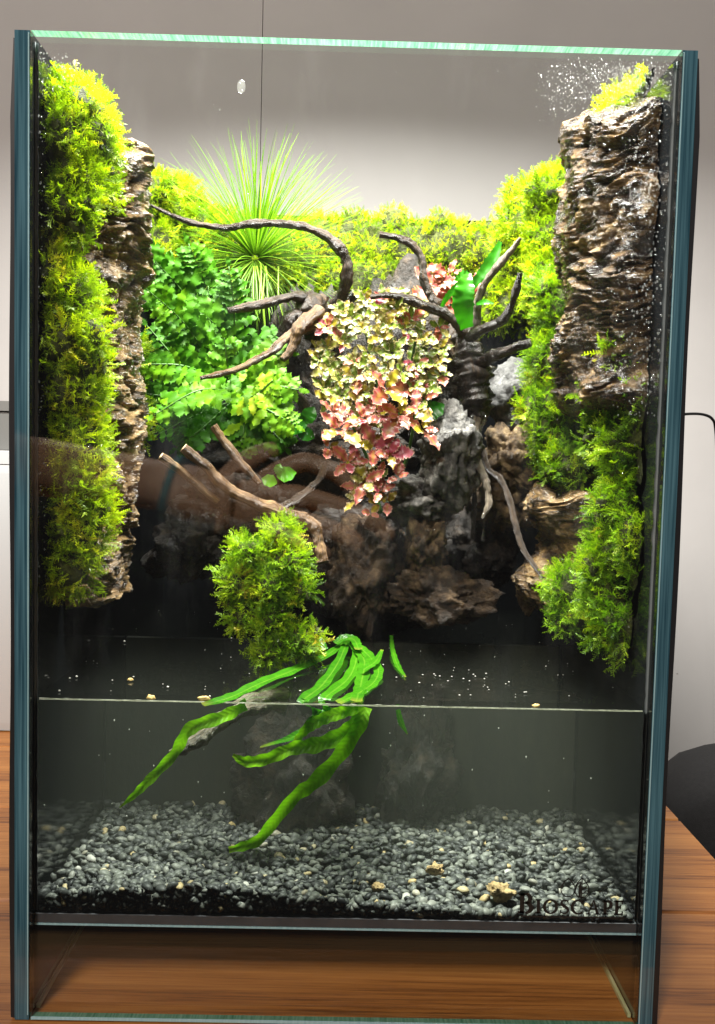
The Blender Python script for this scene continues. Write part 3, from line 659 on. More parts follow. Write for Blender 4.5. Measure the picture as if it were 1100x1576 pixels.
near = set(order[:300])
bV = []; bF = []; bA = []; kk = 0
for i, (x, y, z, fr, r) in enumerate(spots):
    e = Euler(peb_rot(fr)); y = max(y, YG+r*1.05)
    if i in near:
        o = link('pebble', random.choice(peb_me), gravel); o.location = (x, y, z); o.rotation_euler = e; o.scale = (r, r, r)
    else:
        PV, PF = random.choice(PEB); R3 = np.array(e.to_matrix()); W = (PV*r)@R3.T+np.array([x, y, z])
        bV.append(W); bF.append(np.array(PF)+kk); kk += len(PV); bA += [random.random()]*len(PV)
def np_mesh(name, V, F, mats, attrs=None, smooth=True):
    """triangles straight from arrays"""
    me = bpy.data.meshes.new(name); nV, nF = len(V), len(F)
    me.vertices.add(nV); me.vertices.foreach_set('co', np.ascontiguousarray(V, dtype=np.float32).ravel())
    me.loops.add(nF*3); me.loops.foreach_set('vertex_index', np.ascontiguousarray(F, dtype=np.int32).ravel())
    me.polygons.add(nF); me.polygons.foreach_set('loop_start', np.arange(0, nF*3, 3, dtype=np.int32)); me.polygons.foreach_set('loop_total', np.full(nF, 3, dtype=np.int32))
    me.polygons.foreach_set('use_smooth', np.full(nF, smooth, dtype=bool))
    for m in (mats if isinstance(mats, (list, tuple)) else [mats]): me.materials.append(MATS[m])
    for k, a in (attrs or {}).items():
        q = me.attributes.new(k, 'FLOAT', 'POINT'); q.data.foreach_set('value', np.asarray(a, dtype=np.float32))
    me.update(calc_edges=True); me.validate(); return me
o = link('small_pebbles', np_mesh('small_pebbles', np.vstack(bV), np.vstack(bF), 'pebble', {'var': bA}), gravel); tag(o, kind='stuff')
def stone(px, py, Y, r, label, seed, mat):
    c = uw(px, py, Y); V, F = lumpy((0, 0, 0), (r*mpp(Y)*1.15, r*mpp(Y), r*mpp(Y)*0.85), seed, 4, 0.45, 1.5, 0.15)
    tag(link('stone', mesh_data('stone', V, F, mat), None, c), label, 'stone')
noise_mat('stone_tan', [(0.3, (0.26, 0.16, 0.06)), (0.7, (0.58, 0.42, 0.20))], scale=200, rough=0.7, bump=0.8)
stone(771, 1374, 0.020, 17, 'largest tan stone on the dark gravel near the printed maker name', 3, 'stone_tan')
stone(670, 1338, 0.045, 11, 'small tan stone lying on the gravel left of the largest one', 8, 'stone_tan')
stone(582, 1366, 0.028, 9, 'yellowish flat stone in the gravel at the middle front', 12, 'stone_tan')

# black rear partition under the water, behind the gravel
m = MB(); m.box(-XI+0.001, XI-0.001, 0.176, 0.181, 0.0490, ZW-0.006)
noise_mat('algae_panel', [(0.42, (0.006, 0.007, 0.006)), (0.6, (0.022, 0.022, 0.013)), (0.8, (0.06, 0.055, 0.028))], scale=22, detail=8, rough=0.6, bump=0.4, stretch=(1, 1, 0.45))
tag(m.build('partition_panel', 'algae_panel'), 'black partition panel under the water behind the gravel', 'panel')
# ================================================================== moss
def make_sprig(seed):
    r = random.Random(seed); V = []; F = []
    bend = r.uniform(-0.35, 0.35); bend2 = r.uniform(0.1, 0.45)
    def sp_(t): return np.array([bend*t*t, bend2*t*t, t*(1-0.18*t)])
    n = 4
    for i in range(n+1):
        t = i/n; p = sp_(t); w = 0.024*(1-0.75*t); V += [p+[-w, 0, 0], p+[w, 0, 0]]
    for i in range(n): F += [(2*i, 2*i+1, 2*i+3), (2*i, 2*i+3, 2*i+2)]
    nl = 17
    for i in range(nl):
        t = 0.06+0.94*i/(nl-1); p = sp_(t); s = -1 if i % 2 else 1
        ln = (0.44 if r.random() < 0.30 else 0.23)*(1-0.5*t)*r.uniform(0.75, 1.2); ang = r.uniform(0.55, 1.0)
        d = np.array([s*math.sin(ang), r.uniform(-0.5, 0.5), math.cos(ang)]); d /= np.linalg.norm(d); w = np.array([d[2], 0, -d[0]])*0.030
        k = len(V); m_ = p+d*ln*0.45; V += [p, m_+w, p+d*ln, m_-w]; F += [(k, k+1, k+2), (k, k+2, k+3)]
    return np.array(V), np.array(F)
SPRIGS = [make_sprig(i) for i in range(14)]
def moss(label, blobs, mat='moss', dens=1.0, size=(0.0042, 0.0108), tone=0.5, up=0.35, seed=1, cat='moss', name='moss_patch', droop=0.0, tone_fn=None):
    """cushions of moss: a dark mat with many small feathered sprigs on it"""
    rs = np.random.default_rng(seed)
    C = []; R = []
    extra = []
    for px, py, Y, rx, ry, rd in blobs:      # ragged outline: small cushions round the big ones
        for q in range(3):
            a = rs.uniform(0, 6.28); k = rs.uniform(0.28, 0.48)
            extra.append((px+rx*0.98*math.cos(a), py+ry*0.98*math.sin(a), Y-rd*0.15, rx*k, ry*k, rd*k))
    for px, py, Y, rx, ry, rd in [(a, b, c, d*.95, e*.95, f) for a, b, c, d, e, f in blobs]+extra:
        s = mpp(Y); C.append(at(px, py, Y)); R.append((rx*s, rd, ry*s))
    C = np.array(C); R = np.array(R); base = Vector(C.mean(0)); base.z = (C[:, 2]-R[:, 2]).min()
    root = thing(name, base, label, cat)
    mV = []; mF = []; k = 0
    for i in range(len(C)):
        V, F = lumpy(C[i], R[i]*0.90, seed+i*1.7, 3, 0.22, 1.8, 0.08); mV += V; mF += [tuple(a+k for a in f) for f in F]; k += len(V)
    mV = [(min(max(v[0], -XI+0.0002), XI-0.0002), min(max(v[1], YG+0.0005), DB-0.0004), v[2]) for v in mV]
    link('mat', mesh_data('mat', [Vector(v)-base for v in mV], mF, 'moss_mat'), root)
    pos = []; nor = []
    for i in range(len(C)):
        area = 4*math.pi*((R[i].prod())**(2/3)); n = int(area*1e6*0.36*dens)
        d = rs.normal(size=(n, 3)); d /= np.linalg.norm(d, axis=1)[:, None]
        d = d[(d[:, 1] < 0.45)]
        p = C[i]+d*R[i]*(0.90+0.14*rs.random((len(d), 1))); nn = d/R[i]; nn /= np.linalg.norm(nn, axis=1)[:, None]
        ok = np.ones(len(p), bool)
        for j in range(len(C)):
            if j != i: ok &= ((((p-C[j])/(R[j]*0.93))**2).sum(1) > 1)
        ok &= (np.abs(p[:, 0]) < XI-0.001) & (p[:, 1] > YG+0.0005) & (p[:, 1] < DB-0.0003)
        pos.append(p[ok]); nor.append(nn[ok])
    pos = np.vstack(pos); nor = np.vstack(nor); n = len(pos)
    keep = np.array([noise.noise(Vector(p)*120+Vector((seed*3, 1, 0))) for p in pos]) > -0.34+0.1*rs.random(n)   # thin spots
    pos = pos[keep]; nor = nor[keep]; n = len(pos)
    # clumps: tone and length vary in patches
    cl = np.array([noise.noise(Vector(p)*95+Vector((seed, 0, 0))) for p in pos]); cl2 = np.array([noise.noise(Vector(p)*260+Vector((0, seed, 0))) for p in pos])
    dirv = nor+np.array([0, -0.15, up-droop])+rs.normal(size=(n, 3))*0.55; dirv /= np.linalg.norm(dirv, axis=1)[:, None]
    # keep the sprigs inside the tank: turn those that point through a pane
    length = rs.uniform(size[0], size[1], n)*(1+0.35*cl2)
    tip = pos+dirv*length[:, None]
    for ax, lo, hi in ((0, -XI+0.0012, XI-0.0012), (1, YG+0.001, DB-0.001)):
        b = tip[:, ax] < lo; dirv[b, ax] = np.abs(dirv[b, ax])*0.3+0.05
        b = tip[:, ax] > hi; dirv[b, ax] = -np.abs(dirv[b, ax])*0.3-0.05
    dirv /= np.linalg.norm(dirv, axis=1)[:, None]
    side = np.cross(dirv, rs.normal(size=(n, 3))); side /= np.linalg.norm(side, axis=1)[:, None]; third = np.cross(side, dirv)
    tn = np.clip(tone+cl*0.55+cl2*0.18+rs.normal(size=n)*0.14, 0, 1)
    allV = []; allF = []; allA = []; off = 0; which = rs.integers(0, len(SPRIGS), n)
    for s_, (SV, SF) in enumerate(SPRIGS):
        ix = np.where(which == s_)[0]
        if not len(ix): continue
        W = (SV[None, :, 0:1]*side[ix][:, None, :]+SV[None, :, 1:2]*third[ix][:, None, :]+SV[None, :, 2:3]*dirv[ix][:, None, :])*length[ix][:, None, None]+pos[ix][:, None, :]
        W[..., 0] = np.clip(W[..., 0], -XI+0.0003, XI-0.0003); W[..., 1] = np.clip(W[..., 1], YG+0.0003, DB-0.0003)
        nvs = len(SV); allV.append(W.reshape(-1, 3)); allF.append((SF[None]+(np.arange(len(ix))*nvs)[:, None, None]+off).reshape(-1, 3)); off += len(ix)*nvs
        allA.append(np.repeat(tn[ix], nvs))
    me = np_mesh('sprigs', np.vstack(allV)-np.array(base), np.vstack(allF), mat, {'var': np.concatenate(allA)}, smooth=False)
    o = link('sprigs', me, root); tag(o, kind='stuff')
    return root

moss('bright moss cushion high on the left wall above the cork bark', [
    (118,175,.040,48,42,.020),(95,215,.030,42,50,.016),(140,225,.052,36,50,.018),(110,280,.036,46,48,.016),(95,325,.030,38,34,.014),(150,300,.056,24,40,.014)], tone=0.5, seed=1)
moss('tall yellow green moss column down the front of the left wall', [
    (80,425,.024,26,34,.012),(100,455,.034,46,52,.018),(92,525,.030,52,60,.018),(100,600,.034,54,60,.018),(108,680,.036,52,58,.018),(112,755,.036,50,58,.018),(112,820,.036,50,50,.017),(100,870,.032,46,44,.014)], tone=0.55, seed=2)
moss('small sparse moss tuft behind the left cork bark beside the fern', [
    (205,545,.14,14,30,.010),(205,610,.14,12,34,.010),(215,655,.135,14,20,.008)], tone=0.4, seed=3)
moss('moss bank in the far left corner above the fern', [
    (240,300,.235,26,30,.018),(265,330,.262,34,44,.018),(300,360,.268,40,44,.016),(240,380,.235,26,44,.016)], tone=0.56, seed=4)
moss('wide moss carpet along the top of the back wall', [
    (340,385,.278,50,44,.012),(420,385,.278,60,48,.012),(500,385,.278,60,52,.012),(570,385,.278,56,52,.012),(630,390,.278,54,52,.012),(690,385,.278,52,46,.012),(740,390,.278,42,40,.012),(560,430,.274,80,40,.012)], tone=0.62, seed=5, size=(.0042,.0080))
moss('tall moss bank on the right wall in the far right corner', [
    (850,300,.20,34,36,.018),(815,340,.235,42,50,.018),(850,370,.20,40,54,.018),(800,410,.245,40,50,.015),(845,440,.19,38,50,.016),(790,470,.245,40,40,.012)], tone=0.55, seed=6)
moss('moss strip on the right wall left of the cork bark', [
    (862,480,.165,34,50,.016),(850,560,.165,38,52,.017),(855,630,.16,38,52,.017),(860,690,.155,38,42,.016),(880,720,.14,32,26,.014)], tone=0.52, seed=7, mat='moss_green')
moss('moss tuft crowning the top of the right cork bark', [
    (948,172,.085,22,14,.012),(972,158,.072,26,15,.013),(998,140,.056,24,15,.012),(1018,124,.046,18,14,.011)], tone=0.6, seed=8)
moss('dark green moss hanging on the right wall by the front glass', [
    (985,560,.050,44,36,.016),(945,610,.072,40,40,.016),(1000,620,.040,40,60,.016),(970,680,.054,46,54,.018),(1005,720,.036,30,60,.014),(935,670,.085,28,30,.012)], tone=0.38, seed=9, mat='moss_green')
moss('lowest moss curtain on the right wall touching the water', [
    (970,780,.050,42,52,.017),(945,850,.062,38,52,.017),(1000,860,.034,36,80,.014),(940,925,.060,40,52,.016),(975,960,.044,36,46,.014),(880,905,.090,36,34,.014),(890,945,.085,34,22,.012)], tone=0.46, seed=10, mat='moss_green')
moss('rounded moss tuft hanging in the middle below the driftwood sticks', [
    (432,818,.092,20,18,.010),(385,846,.090,24,20,.012),(442,862,.090,26,26,.013),(366,896,.088,20,26,.011),(415,900,.089,28,30,.014),(462,908,.088,13,18,.009),(372,948,.086,20,16,.010),(418,950,.087,20,22,.012),(458,985,.085,24,20,.011),(412,1004,.083,22,15,.010),(486,972,.086,9,9,.006)], tone=0.55, seed=11, size=(.0044,.0105), mat='moss_green')

# ================================================================== cork bark
def bark(label, sgn, Yc, ry, rx, ztop, zbot, seed, edge, slant=0.0):
    """half-round slab of cork bark fixed on a side wall, cross-ridged; edge(v) scales how far it stands off"""
    nu, nv = 72, 420; V = []; F = []; c = Vector((sgn*(XI-0.0006), Yc, zbot))
    for j in range(nv+1):
        v = j/nv; z = zbot+(ztop-zbot)*v; k = edge(v)
        for i in range(nu+1):
            a = -math.pi/2+math.pi*i/nu
            q = Vector((math.cos(a)*22, math.sin(a)*22, z*190+seed*11))
            # wrinkled cross-bands, deep checks and lumps
            wp_ = noise.noise(Vector((q.x*.05, q.y*.05, z*26+seed)))*3.2+noise.noise(Vector((q.x*.16, q.y*.16, z*70+seed)))*0.9
            rid = 1-2.4*abs(noise.noise(Vector((q.x*0.035, q.y*0.035, z*105+seed*7+wp_)))*(1.2 if seed == 1 else 1.0))
            wr = 1-2.2*abs(noise.noise(Vector((q.x*0.06, q.y*0.06, z*270+seed+wp_*1.6))))
            lump = noise.noise(Vector((q.x*0.045, q.y*0.045, z*34+seed*3)))
            fine = noise.noise(Vector((q.x*0.4, q.y*0.4, z*620+seed)))+0.6*noise.noise(Vector((q.x*0.9, q.y*0.9, z*900+seed)))
            crack = abs(noise.noise(Vector((q.x*0.17, q.y*0.17, z*38+seed*5))))
            am = 0.35+1.1*max(0, 0.5+noise.noise(Vector((q.x*.05+9, q.y*.05, z*22+seed))))
            big = noise.noise(Vector((q.x*0.07, q.y*0.07+4, z*15+seed*2)))
            r = 1+am*(0.17*rid+0.065*wr)+0.30*lump+0.24*big+0.05*fine-0.24*math.exp(-crack*22)
            off = 0.05*noise.noise(Vector((z*60, seed, 2)))
            x = max(0.0, math.cos(a))*rx*k*r; y = math.sin(a)*ry*(0.75+0.25*k)*(1+0.10*lump+0.05*wr)+off*ry
            V.append((-sgn*x, y, z-zbot+slant*v**3*math.sin(a)+0.010*v**8*noise.noise(Vector((a*1.7, seed, 5)))+0.004*v**8*noise.noise(Vector((a*6, seed, 5)))+0.004*noise.noise(Vector((a*2, seed, v*2)))*(1 if j in (0, nv) else 0)))
    W = nu+1
    for j in range(nv):
        for i in range(nu): F.append((j*W+i, j*W+i+1, (j+1)*W+i+1, (j+1)*W+i))
    F.append(tuple(range(W-1, -1, -1))); F.append(tuple(nv*W+i for i in range(W)))
    if sgn < 0: pass
    o = link('cork_bark', mesh_data('cork_bark', V, F, 'cork_wet' if seed == 2 else 'cork'), None, c); tag(o, label, 'bark')
    return o
zt = at(190, 235, .09).z; zb = at(185, 920, .09).z
bark('long wet cork bark slab running down the left wall', -1, 0.092, 0.042, 0.0235, zt, zb, 1, lambda v: 0.80+0.28*math.sin(min(1, v*1.35)*3.0)*0.6+(0.30 if v > 0.62 else 0)*min(1, (v-0.62)*10))
z1_ = at(1030, 158, .03).z; z2_ = at(890, 185, .145).z; zt = (z1_+z2_)/2; zb = at(905, 640, .10).z
bark('wide wet cork bark slab on the upper right wall', 1, 0.088, 0.062, 0.0245, zt, zb, 2, lambda v: (0.88+0.16*v)*(1-0.55*max(0, (v-0.94)/0.06)**2)*(1-0.5*max(0, (0.05-v)/0.05)**2), slant=(z2_-z1_)/2)
zt = at(850, 760, .13).z; zb = at(850, 935, .13).z
bark('short broken cork piece low on the right wall behind the moss', 1, 0.14, 0.040, 0.026, zt, zb, 3, lambda v: 0.95+0.25*math.sin(v*9))

# ================================================================== rocks
rock(693, 700, .155, 48, 70, .026, 'lava_grey', 'grey pitted lava rock right of the pink plant', 21, amp=0.35)
rock(792, 612, .20, 44, 60, .022, 'rock_pale', 'pale grey wet stone below the black branch at right', 22, amp=0.22, freq=1.2, fine=0.07)
rock(790, 705, .185, 52, 50, .026, 'lava_tan', 'tan wet rock under the pale grey stone', 23)
rock(775, 765, .20, 56, 55, .028, 'lava_tan', 'lower tan rock behind the grey hanging root', 24)
rock(650, 770, .17, 60, 40, .026, 'lava_grey', 'low grey rock ledge below the pitted lava rock', 25)
rock(655, 835, .165, 32, 50, .024, 'lava_tan', 'narrow upright rock pillar left of the light streak', 26)
rock(672, 920, .165, 78, 46, .030, 'lava_brown', 'craggy brown rock base standing in the water at centre right', 27)
rock(565, 880, .19, 62, 86, .034, 'lava_brown', 'dark brown boulder behind the hanging moss tuft', 28)
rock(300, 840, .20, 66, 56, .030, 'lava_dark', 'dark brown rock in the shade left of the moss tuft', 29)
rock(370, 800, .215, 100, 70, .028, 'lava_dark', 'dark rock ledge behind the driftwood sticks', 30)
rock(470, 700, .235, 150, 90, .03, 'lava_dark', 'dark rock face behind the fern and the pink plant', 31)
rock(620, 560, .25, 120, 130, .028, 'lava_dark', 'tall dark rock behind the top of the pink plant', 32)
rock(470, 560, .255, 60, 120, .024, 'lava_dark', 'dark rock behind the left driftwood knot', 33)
rock(822, 905, .17, 24, 36, .016, 'lava_tan', 'small orange brown rock at the waterline by the right moss', 34)
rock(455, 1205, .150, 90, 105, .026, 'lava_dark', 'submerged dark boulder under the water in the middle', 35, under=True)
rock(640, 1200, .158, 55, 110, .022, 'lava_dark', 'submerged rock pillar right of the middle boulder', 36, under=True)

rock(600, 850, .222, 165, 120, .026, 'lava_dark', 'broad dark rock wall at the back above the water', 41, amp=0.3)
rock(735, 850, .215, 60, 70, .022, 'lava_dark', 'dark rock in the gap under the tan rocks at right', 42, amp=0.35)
# ================================================================== driftwood
A = thing('driftwood', at(495, 520, .19), 'dark gnarled driftwood with an arching branch over the green rosette plant', 'driftwood')
Yd = .165
wood('trunk', [at(510, 560, .20), at(500, 505, .185), at(478, 470, .17), at(470, 450, .168)], [.013, .016, .013, .006], 'wood_dark', A, 30, 14, 0.3, 1)
wood('branch', [at(500, 490, .18), at(522, 460, .17), at(533, 425, .163), at(530, 396, .16), at(508, 368, .16), at(470, 350, .16), at(430, 344, .16), at(390, 344, .158), at(355, 350, .155), at(320, 348, .152), at(280, 338, .15), at(232, 316, .148)],
     [.0055, .0055, .0052, .0048, .0042, .0038, .0033, .0034, .0028, .0026, .0022, .0013], 'wood_dark', A, 110, 12, 0.22, 2)
wood('branch', [at(490, 470, .172), at(455, 456, .16), at(420, 464, .15), at(385, 472, .14), at(350, 478, .135)], [.006, .0045, .0042, .0036, .0025], 'wood_dark', A, 50, 12, 0.2, 3)
wood('branch', [at(500, 500, .175), at(470, 505, .155), at(448, 515, .148), at(410, 545, .135), at(360, 570, .125), at(308, 582, .118)], [.006, .005, .0045, .0032, .0028, .0018], 'wood_tan', A, 50, 12, 0.2, 4)
wood('branch', [at(490, 480, .16), at(462, 500, .145), at(455, 520, .142), at(446, 540, .14), at(434, 553, .138)], [.006, .0055, .0042, .0036, .0025], 'wood_tan', A, 36, 12, 0.2, 5)
wood('branch', [at(475, 480, .165), at(448, 490, .16), at(430, 520, .16)], [.006, .006, .004], 'wood_dark', A, 24, 12, 0.25, 6)
wood('branch', [at(500, 500, .19), at(530, 470, .185), at(545, 450, .18)], [.009, .006, .003], 'wood_black', A, 24, 12, 0.3, 7)
wood('branch', [at(475, 640, .20), at(462, 615, .19), at(450, 600, .185)], [.006, .005, .004], 'wood_grey', A, 20, 12, 0.2, 8)

Bw = thing('spider_wood', at(735, 640, .17), 'black root stump with thin curling branches at right of the pink plant', 'driftwood')
wood('stump', [at(738, 655, .17), at(732, 620, .165), at(728, 575, .162), at(720, 540, .165), at(706, 515, .17)], [.005, .0125, .0135, .009, .006], 'wood_black', Bw, 40, 16, 0.3, 11)
wood('branch', [at(722, 545, .165), at(712, 515, .16), at(690, 487, .155), at(655, 472, .15), at(620, 458, .147), at(595, 455, .145), at(570, 457, .143)], [.006, .0050, .0040, .0036, .0032, .0026, .0018], 'wood_dark', Bw, 60, 12, 0.2, 12)
wood('branch', [at(705, 520, .175), at(692, 490, .18), at(665, 460, .18), at(652, 430, .18), at(650, 400, .18), at(636, 378, .18), at(612, 366, .18), at(584, 361, .18)], [.0062, .0052, .0046, .0038, .0036, .0033, .003, .0026], 'wood_dark', Bw, 60, 12, 0.2, 13, cut=False)
wood('branch', [at(728, 540, .17), at(733, 480, .165), at(742, 445, .16), at(762, 415, .155), at(785, 388, .15), at(801, 366, .146)], [.005, .0042, .0036, .003, .0024, .0012], 'wood_grey', Bw, 50, 12, 0.18, 14)
wood('branch', [at(722, 520, .155), at(745, 506, .14), at(770, 495, .13), at(785, 475, .125), at(795, 445, .12), at(800, 420, .118)], [.005, .004, .0036, .0032, .003, .0015], 'wood_black', Bw, 40, 12, 0.2, 15)
wood('branch', [at(735, 560, .16), at(760, 548, .145), at(790, 537, .135), at(816, 527, .13)], [.0055, .0048, .0046, .0032], 'wood_black', Bw, 40, 12, 0.22, 16)
wood('branch', [at(716, 560, .175), at(703, 545, .18), at(692, 520, .185)], [.005, .0045, .003], 'wood_tan', Bw, 24, 12, 0.2, 17)
wood('root', [at(735, 640, .16), at(733, 680, .15), at(738, 715, .143), at(748, 745, .138), at(752, 775, .134), at(742, 798, .130)], [.0034, .0030, .0034, .0032, .0028, .0010], 'wood_grey', Bw, 50, 12, 0.25, 18)
wood('root', [at(742, 690, .15), at(752, 722, .142), at(770, 738, .135), at(784, 770, .128), at(795, 815, .12), at(805, 845, .115), at(820, 868, .108), at(836, 890, .10)], [.0024, .0025, .0027, .0026, .0025, .0026, .0021, .0015], 'wood_dark', Bw, 60, 12, 0.16, 19)
wood('root', [at(726, 640, .165), at(722, 690, .16), at(730, 760, .158), at(727, 830, .155)], [.004, .003, .0022, .0014], 'wood_black', Bw, 40, 10, 0.2, 20)

Cw = thing('driftwood_sticks', at(440, 850, .115), 'bundle of sawn brown driftwood sticks lying above the moss tuft', 'driftwood')
wood('stick', [at(282, 689, .105), at(310, 712, .108), at(345, 748, .112), at(380, 768, .115), at(430, 788, .118), at(470, 800, .118)], [.0040, .0040, .0043, .0050, .0055, .0050], 'wood_tan', Cw, 50, 14, 0.16, 21, cut=True)
wood('stick', [at(247, 702, .10), at(275, 722, .104), at(305, 748, .108), at(335, 772, .112)], [.0032, .0034, .0034, .0022], 'wood_tan', Cw, 36, 12, 0.16, 22, cut=True)
wood('stick', [at(328, 656, .125), at(350, 686, .125), at(374, 716, .122), at(400, 745, .12)], [.0034, .0036, .0034, .0026], 'wood_tan', Cw, 36, 12, 0.14, 23, cut=True)
wood('stick', [at(465, 796, .118), at(484, 812, .116), at(491, 835, .113), at(497, 866, .11)], [.0048, .0046, .0042, .0044], 'wood_tan', Cw, 30, 12, 0.18, 24)
wood('stick', [at(420, 790, .12), at(455, 770, .13), at(490, 740, .15), at(500, 715, .165)], [.004, .004, .0036, .003], 'wood_dark', Cw, 30, 12, 0.2, 25)
Dw = thing('sunken_driftwood', uw(320, 1150, .035), 'grey broken driftwood branch under the water beside the long green leaf', 'driftwood')
wood('branch', [uw(262, 1160, .022), uw(300, 1140, .028), uw(340, 1108, .040), uw(380, 1090, .055), uw(430, 1085, .085)], [.0022, .0062, .0050, .0050, .0060], 'wood_grey', Dw, 40, 14, 0.25, 26)

# ================================================================== rosette plant (thin radiating blades)
def blade_mesh(seed):
    r = random.Random(seed); n = 9; V = []; F = []; bx = r.uniform(-0.10, 0.10); by = r.uniform(0.05, 0.30)
    for i in range(n+1):
        t = i/n; w = (1-t**2.2)*0.5+0.03; p = (bx*t*t, by*t**2.2, t*(1-0.12*by*t))
        V += [(p[0]-w, p[1], p[2]), (p[0], p[1]-0.35*w, p[2]), (p[0]+w, p[1], p[2])]
    # width in x and y is scaled apart from the length, so bends are stored per length
    for i in range(n):
        for k in range(2): F.append((i*3+k, i*3+k+1, i*3+k+4, i*3+k+3))
    return V, F, bx, by
gp = thing('rosette_plant', at(393, 405, .225), 'round rosette plant of thin bright green blades at back left', 'plant')
L0 = gp.location
blade_me = []
for s_ in range(24):
    r = random.Random(100+s_); n = 10; V = []; F = []; bx = r.uniform(-0.14, 0.14); by = r.uniform(-0.05, 0.42); wid = r.uniform(0.0060, 0.0085)
    for i in range(n+1):
        t = i/n; w = wid*((1-t**2.5)*0.9+0.1); p = (bx*t*t, by*t**2.4, t*(1-0.15*abs(by)*t))
        V += [(p[0]-w, p[1], p[2]), (p[0], p[1]-0.5*w, p[2]), (p[0]+w, p[1], p[2])]
    for i in range(n):
        for k in range(2): F.append((i*3+k, i*3+k+1, i*3+k+4, i*3+k+3))
    blade_me.append(mesh_data('blade', V, F, 'grass_blade'))
c = Vector((0, 0, 0)); gc = at(393, 398, .215)-L0
EXV = []; EXF = []
for i in range(560):
    a = random.uniform(0, 2*math.pi)
    # elevation off the picture plane towards the viewer
    e = abs(random.gauss(0.25, 0.32))
    dx, dz = math.cos(a), math.sin(a)
    ln = 0.046+0.050*max(0, dz)**0.8*random.uniform(0.75, 1.15)+0.040*max(0, dx)*random.uniform(0.4, 1.1)+0.006*random.random()
    if dx < -0.3 and dz < 0.6: ln *= 0.85
    if dz > 0.30 and dx > -0.85: ln = random.uniform(0.060, 0.088)
    elif abs(dx) > 0.4 and dz > -0.6: ln = random.uniform(0.045, 0.092 if dx > 0 else 0.062)
    else: ln = random.uniform(0.030, 0.055)
    d = Vector((dx*math.cos(e), -math.sin(e)+random.uniform(-0.05, 0.20)*max(0, dz), dz*math.cos(e)+0.05)).normalized()
    if d.y > 0.3: d.y = 0.3
    down = Vector((0, 0, -1)); yax = down-d*down.dot(d)
    if yax.length < 0.1: yax = Vector((random.uniform(-1, 1), -1, 0)); yax -= d*yax.dot(d)
    yax.normalize(); xax = yax.cross(d); Rm = Matrix((xax, yax, d)).transposed(); wv = random.uniform(0.75, 1.1)*0.058
    # the bend runs with the length, the width does not
    me_ = random.choice(blade_me); sc3 = (wv, wv*random.choice((0.6, 1.0, 1.4)), ln)
    if i < 280:
        o = link('blade', me_, gp); o.location = gc+d*0.003; o.rotation_euler = Rm.to_euler(); o.scale = sc3; o['tone'] = min(1, max(0, random.gauss(0.5, 0.25)))
    else:
        k0 = len(EXV); EXV += [Rm @ Vector((v.co.x*sc3[0], v.co.y*sc3[1], v.co.z*sc3[2]))+gc+d*0.003 for v in me_.vertices]; EXF += [tuple(q+k0 for q in f.vertices) for f in me_.polygons]
o = link('thin_blades', mesh_data('thin_blades', EXV, EXF, 'grass_blade'), gp); o['tone'] = 0.45; o['kind'] = 'stuff'
for i in range(7):   # long limp blades hanging below the rosette
    x0 = random.uniform(385, 430); o = None
    P = [at(x0, 410, .20), at(x0+random.uniform(-5, 12), 450+random.uniform(0, 20), .185), at(x0+random.uniform(-8, 22), 500+random.uniform(-20, 30), .18)]
    V, F, _ = tube([Vector(p)-L0 for p in P], [.0006, .0006, .0002], 12, 5, 0, 0, 0); o = link('blade', mesh_data('blade', V, F, 'grass_blade'), gp); o['tone'] = random.uniform(0.2, 0.7)

# ================================================================== fern
def leaflet_mesh(seed, teeth=7):
    r = random.Random(seed); n = 16; V = [(0, 0, 0)]; F = []
    L = []; 
    for i in range(n+1):
        t = i/n; w = 0.26*math.sin(math.pi*min(1, (t*0.92+0.10)))**0.55*(1-0.15*t); w *= (1+0.24*math.sin(t*teeth*2*math.pi/1.0+r.random()*0.4))
        if t > 0.93: w *= 0.55
        L.append((t, max(0.02, w)))
    V = []
    for t, w in L:
        cu = 0.16*t*t; V += [(t, -w, -0.10*w-cu+0.05*math.sin(t*13+seed)), (t, 0, -cu), (t, w, -0.10*w-cu+0.05*math.cos(t*11+seed))]
    for i in range(n):
        for k in range(2): F.append((i*3+k, i*3+k+1, i*3+k+4, i*3+k+3))
    return mesh_data('leaflet', V, F, 'fern_leaf')
LFT = [leaflet_mesh(i, 4+i % 3) for i in range(8)]
fern = thing('fern', at(335, 620, .19), 'lush bright green fern with toothed leaflets left of the driftwood', 'fern')
FL = fern.location; n_leaflets = 0
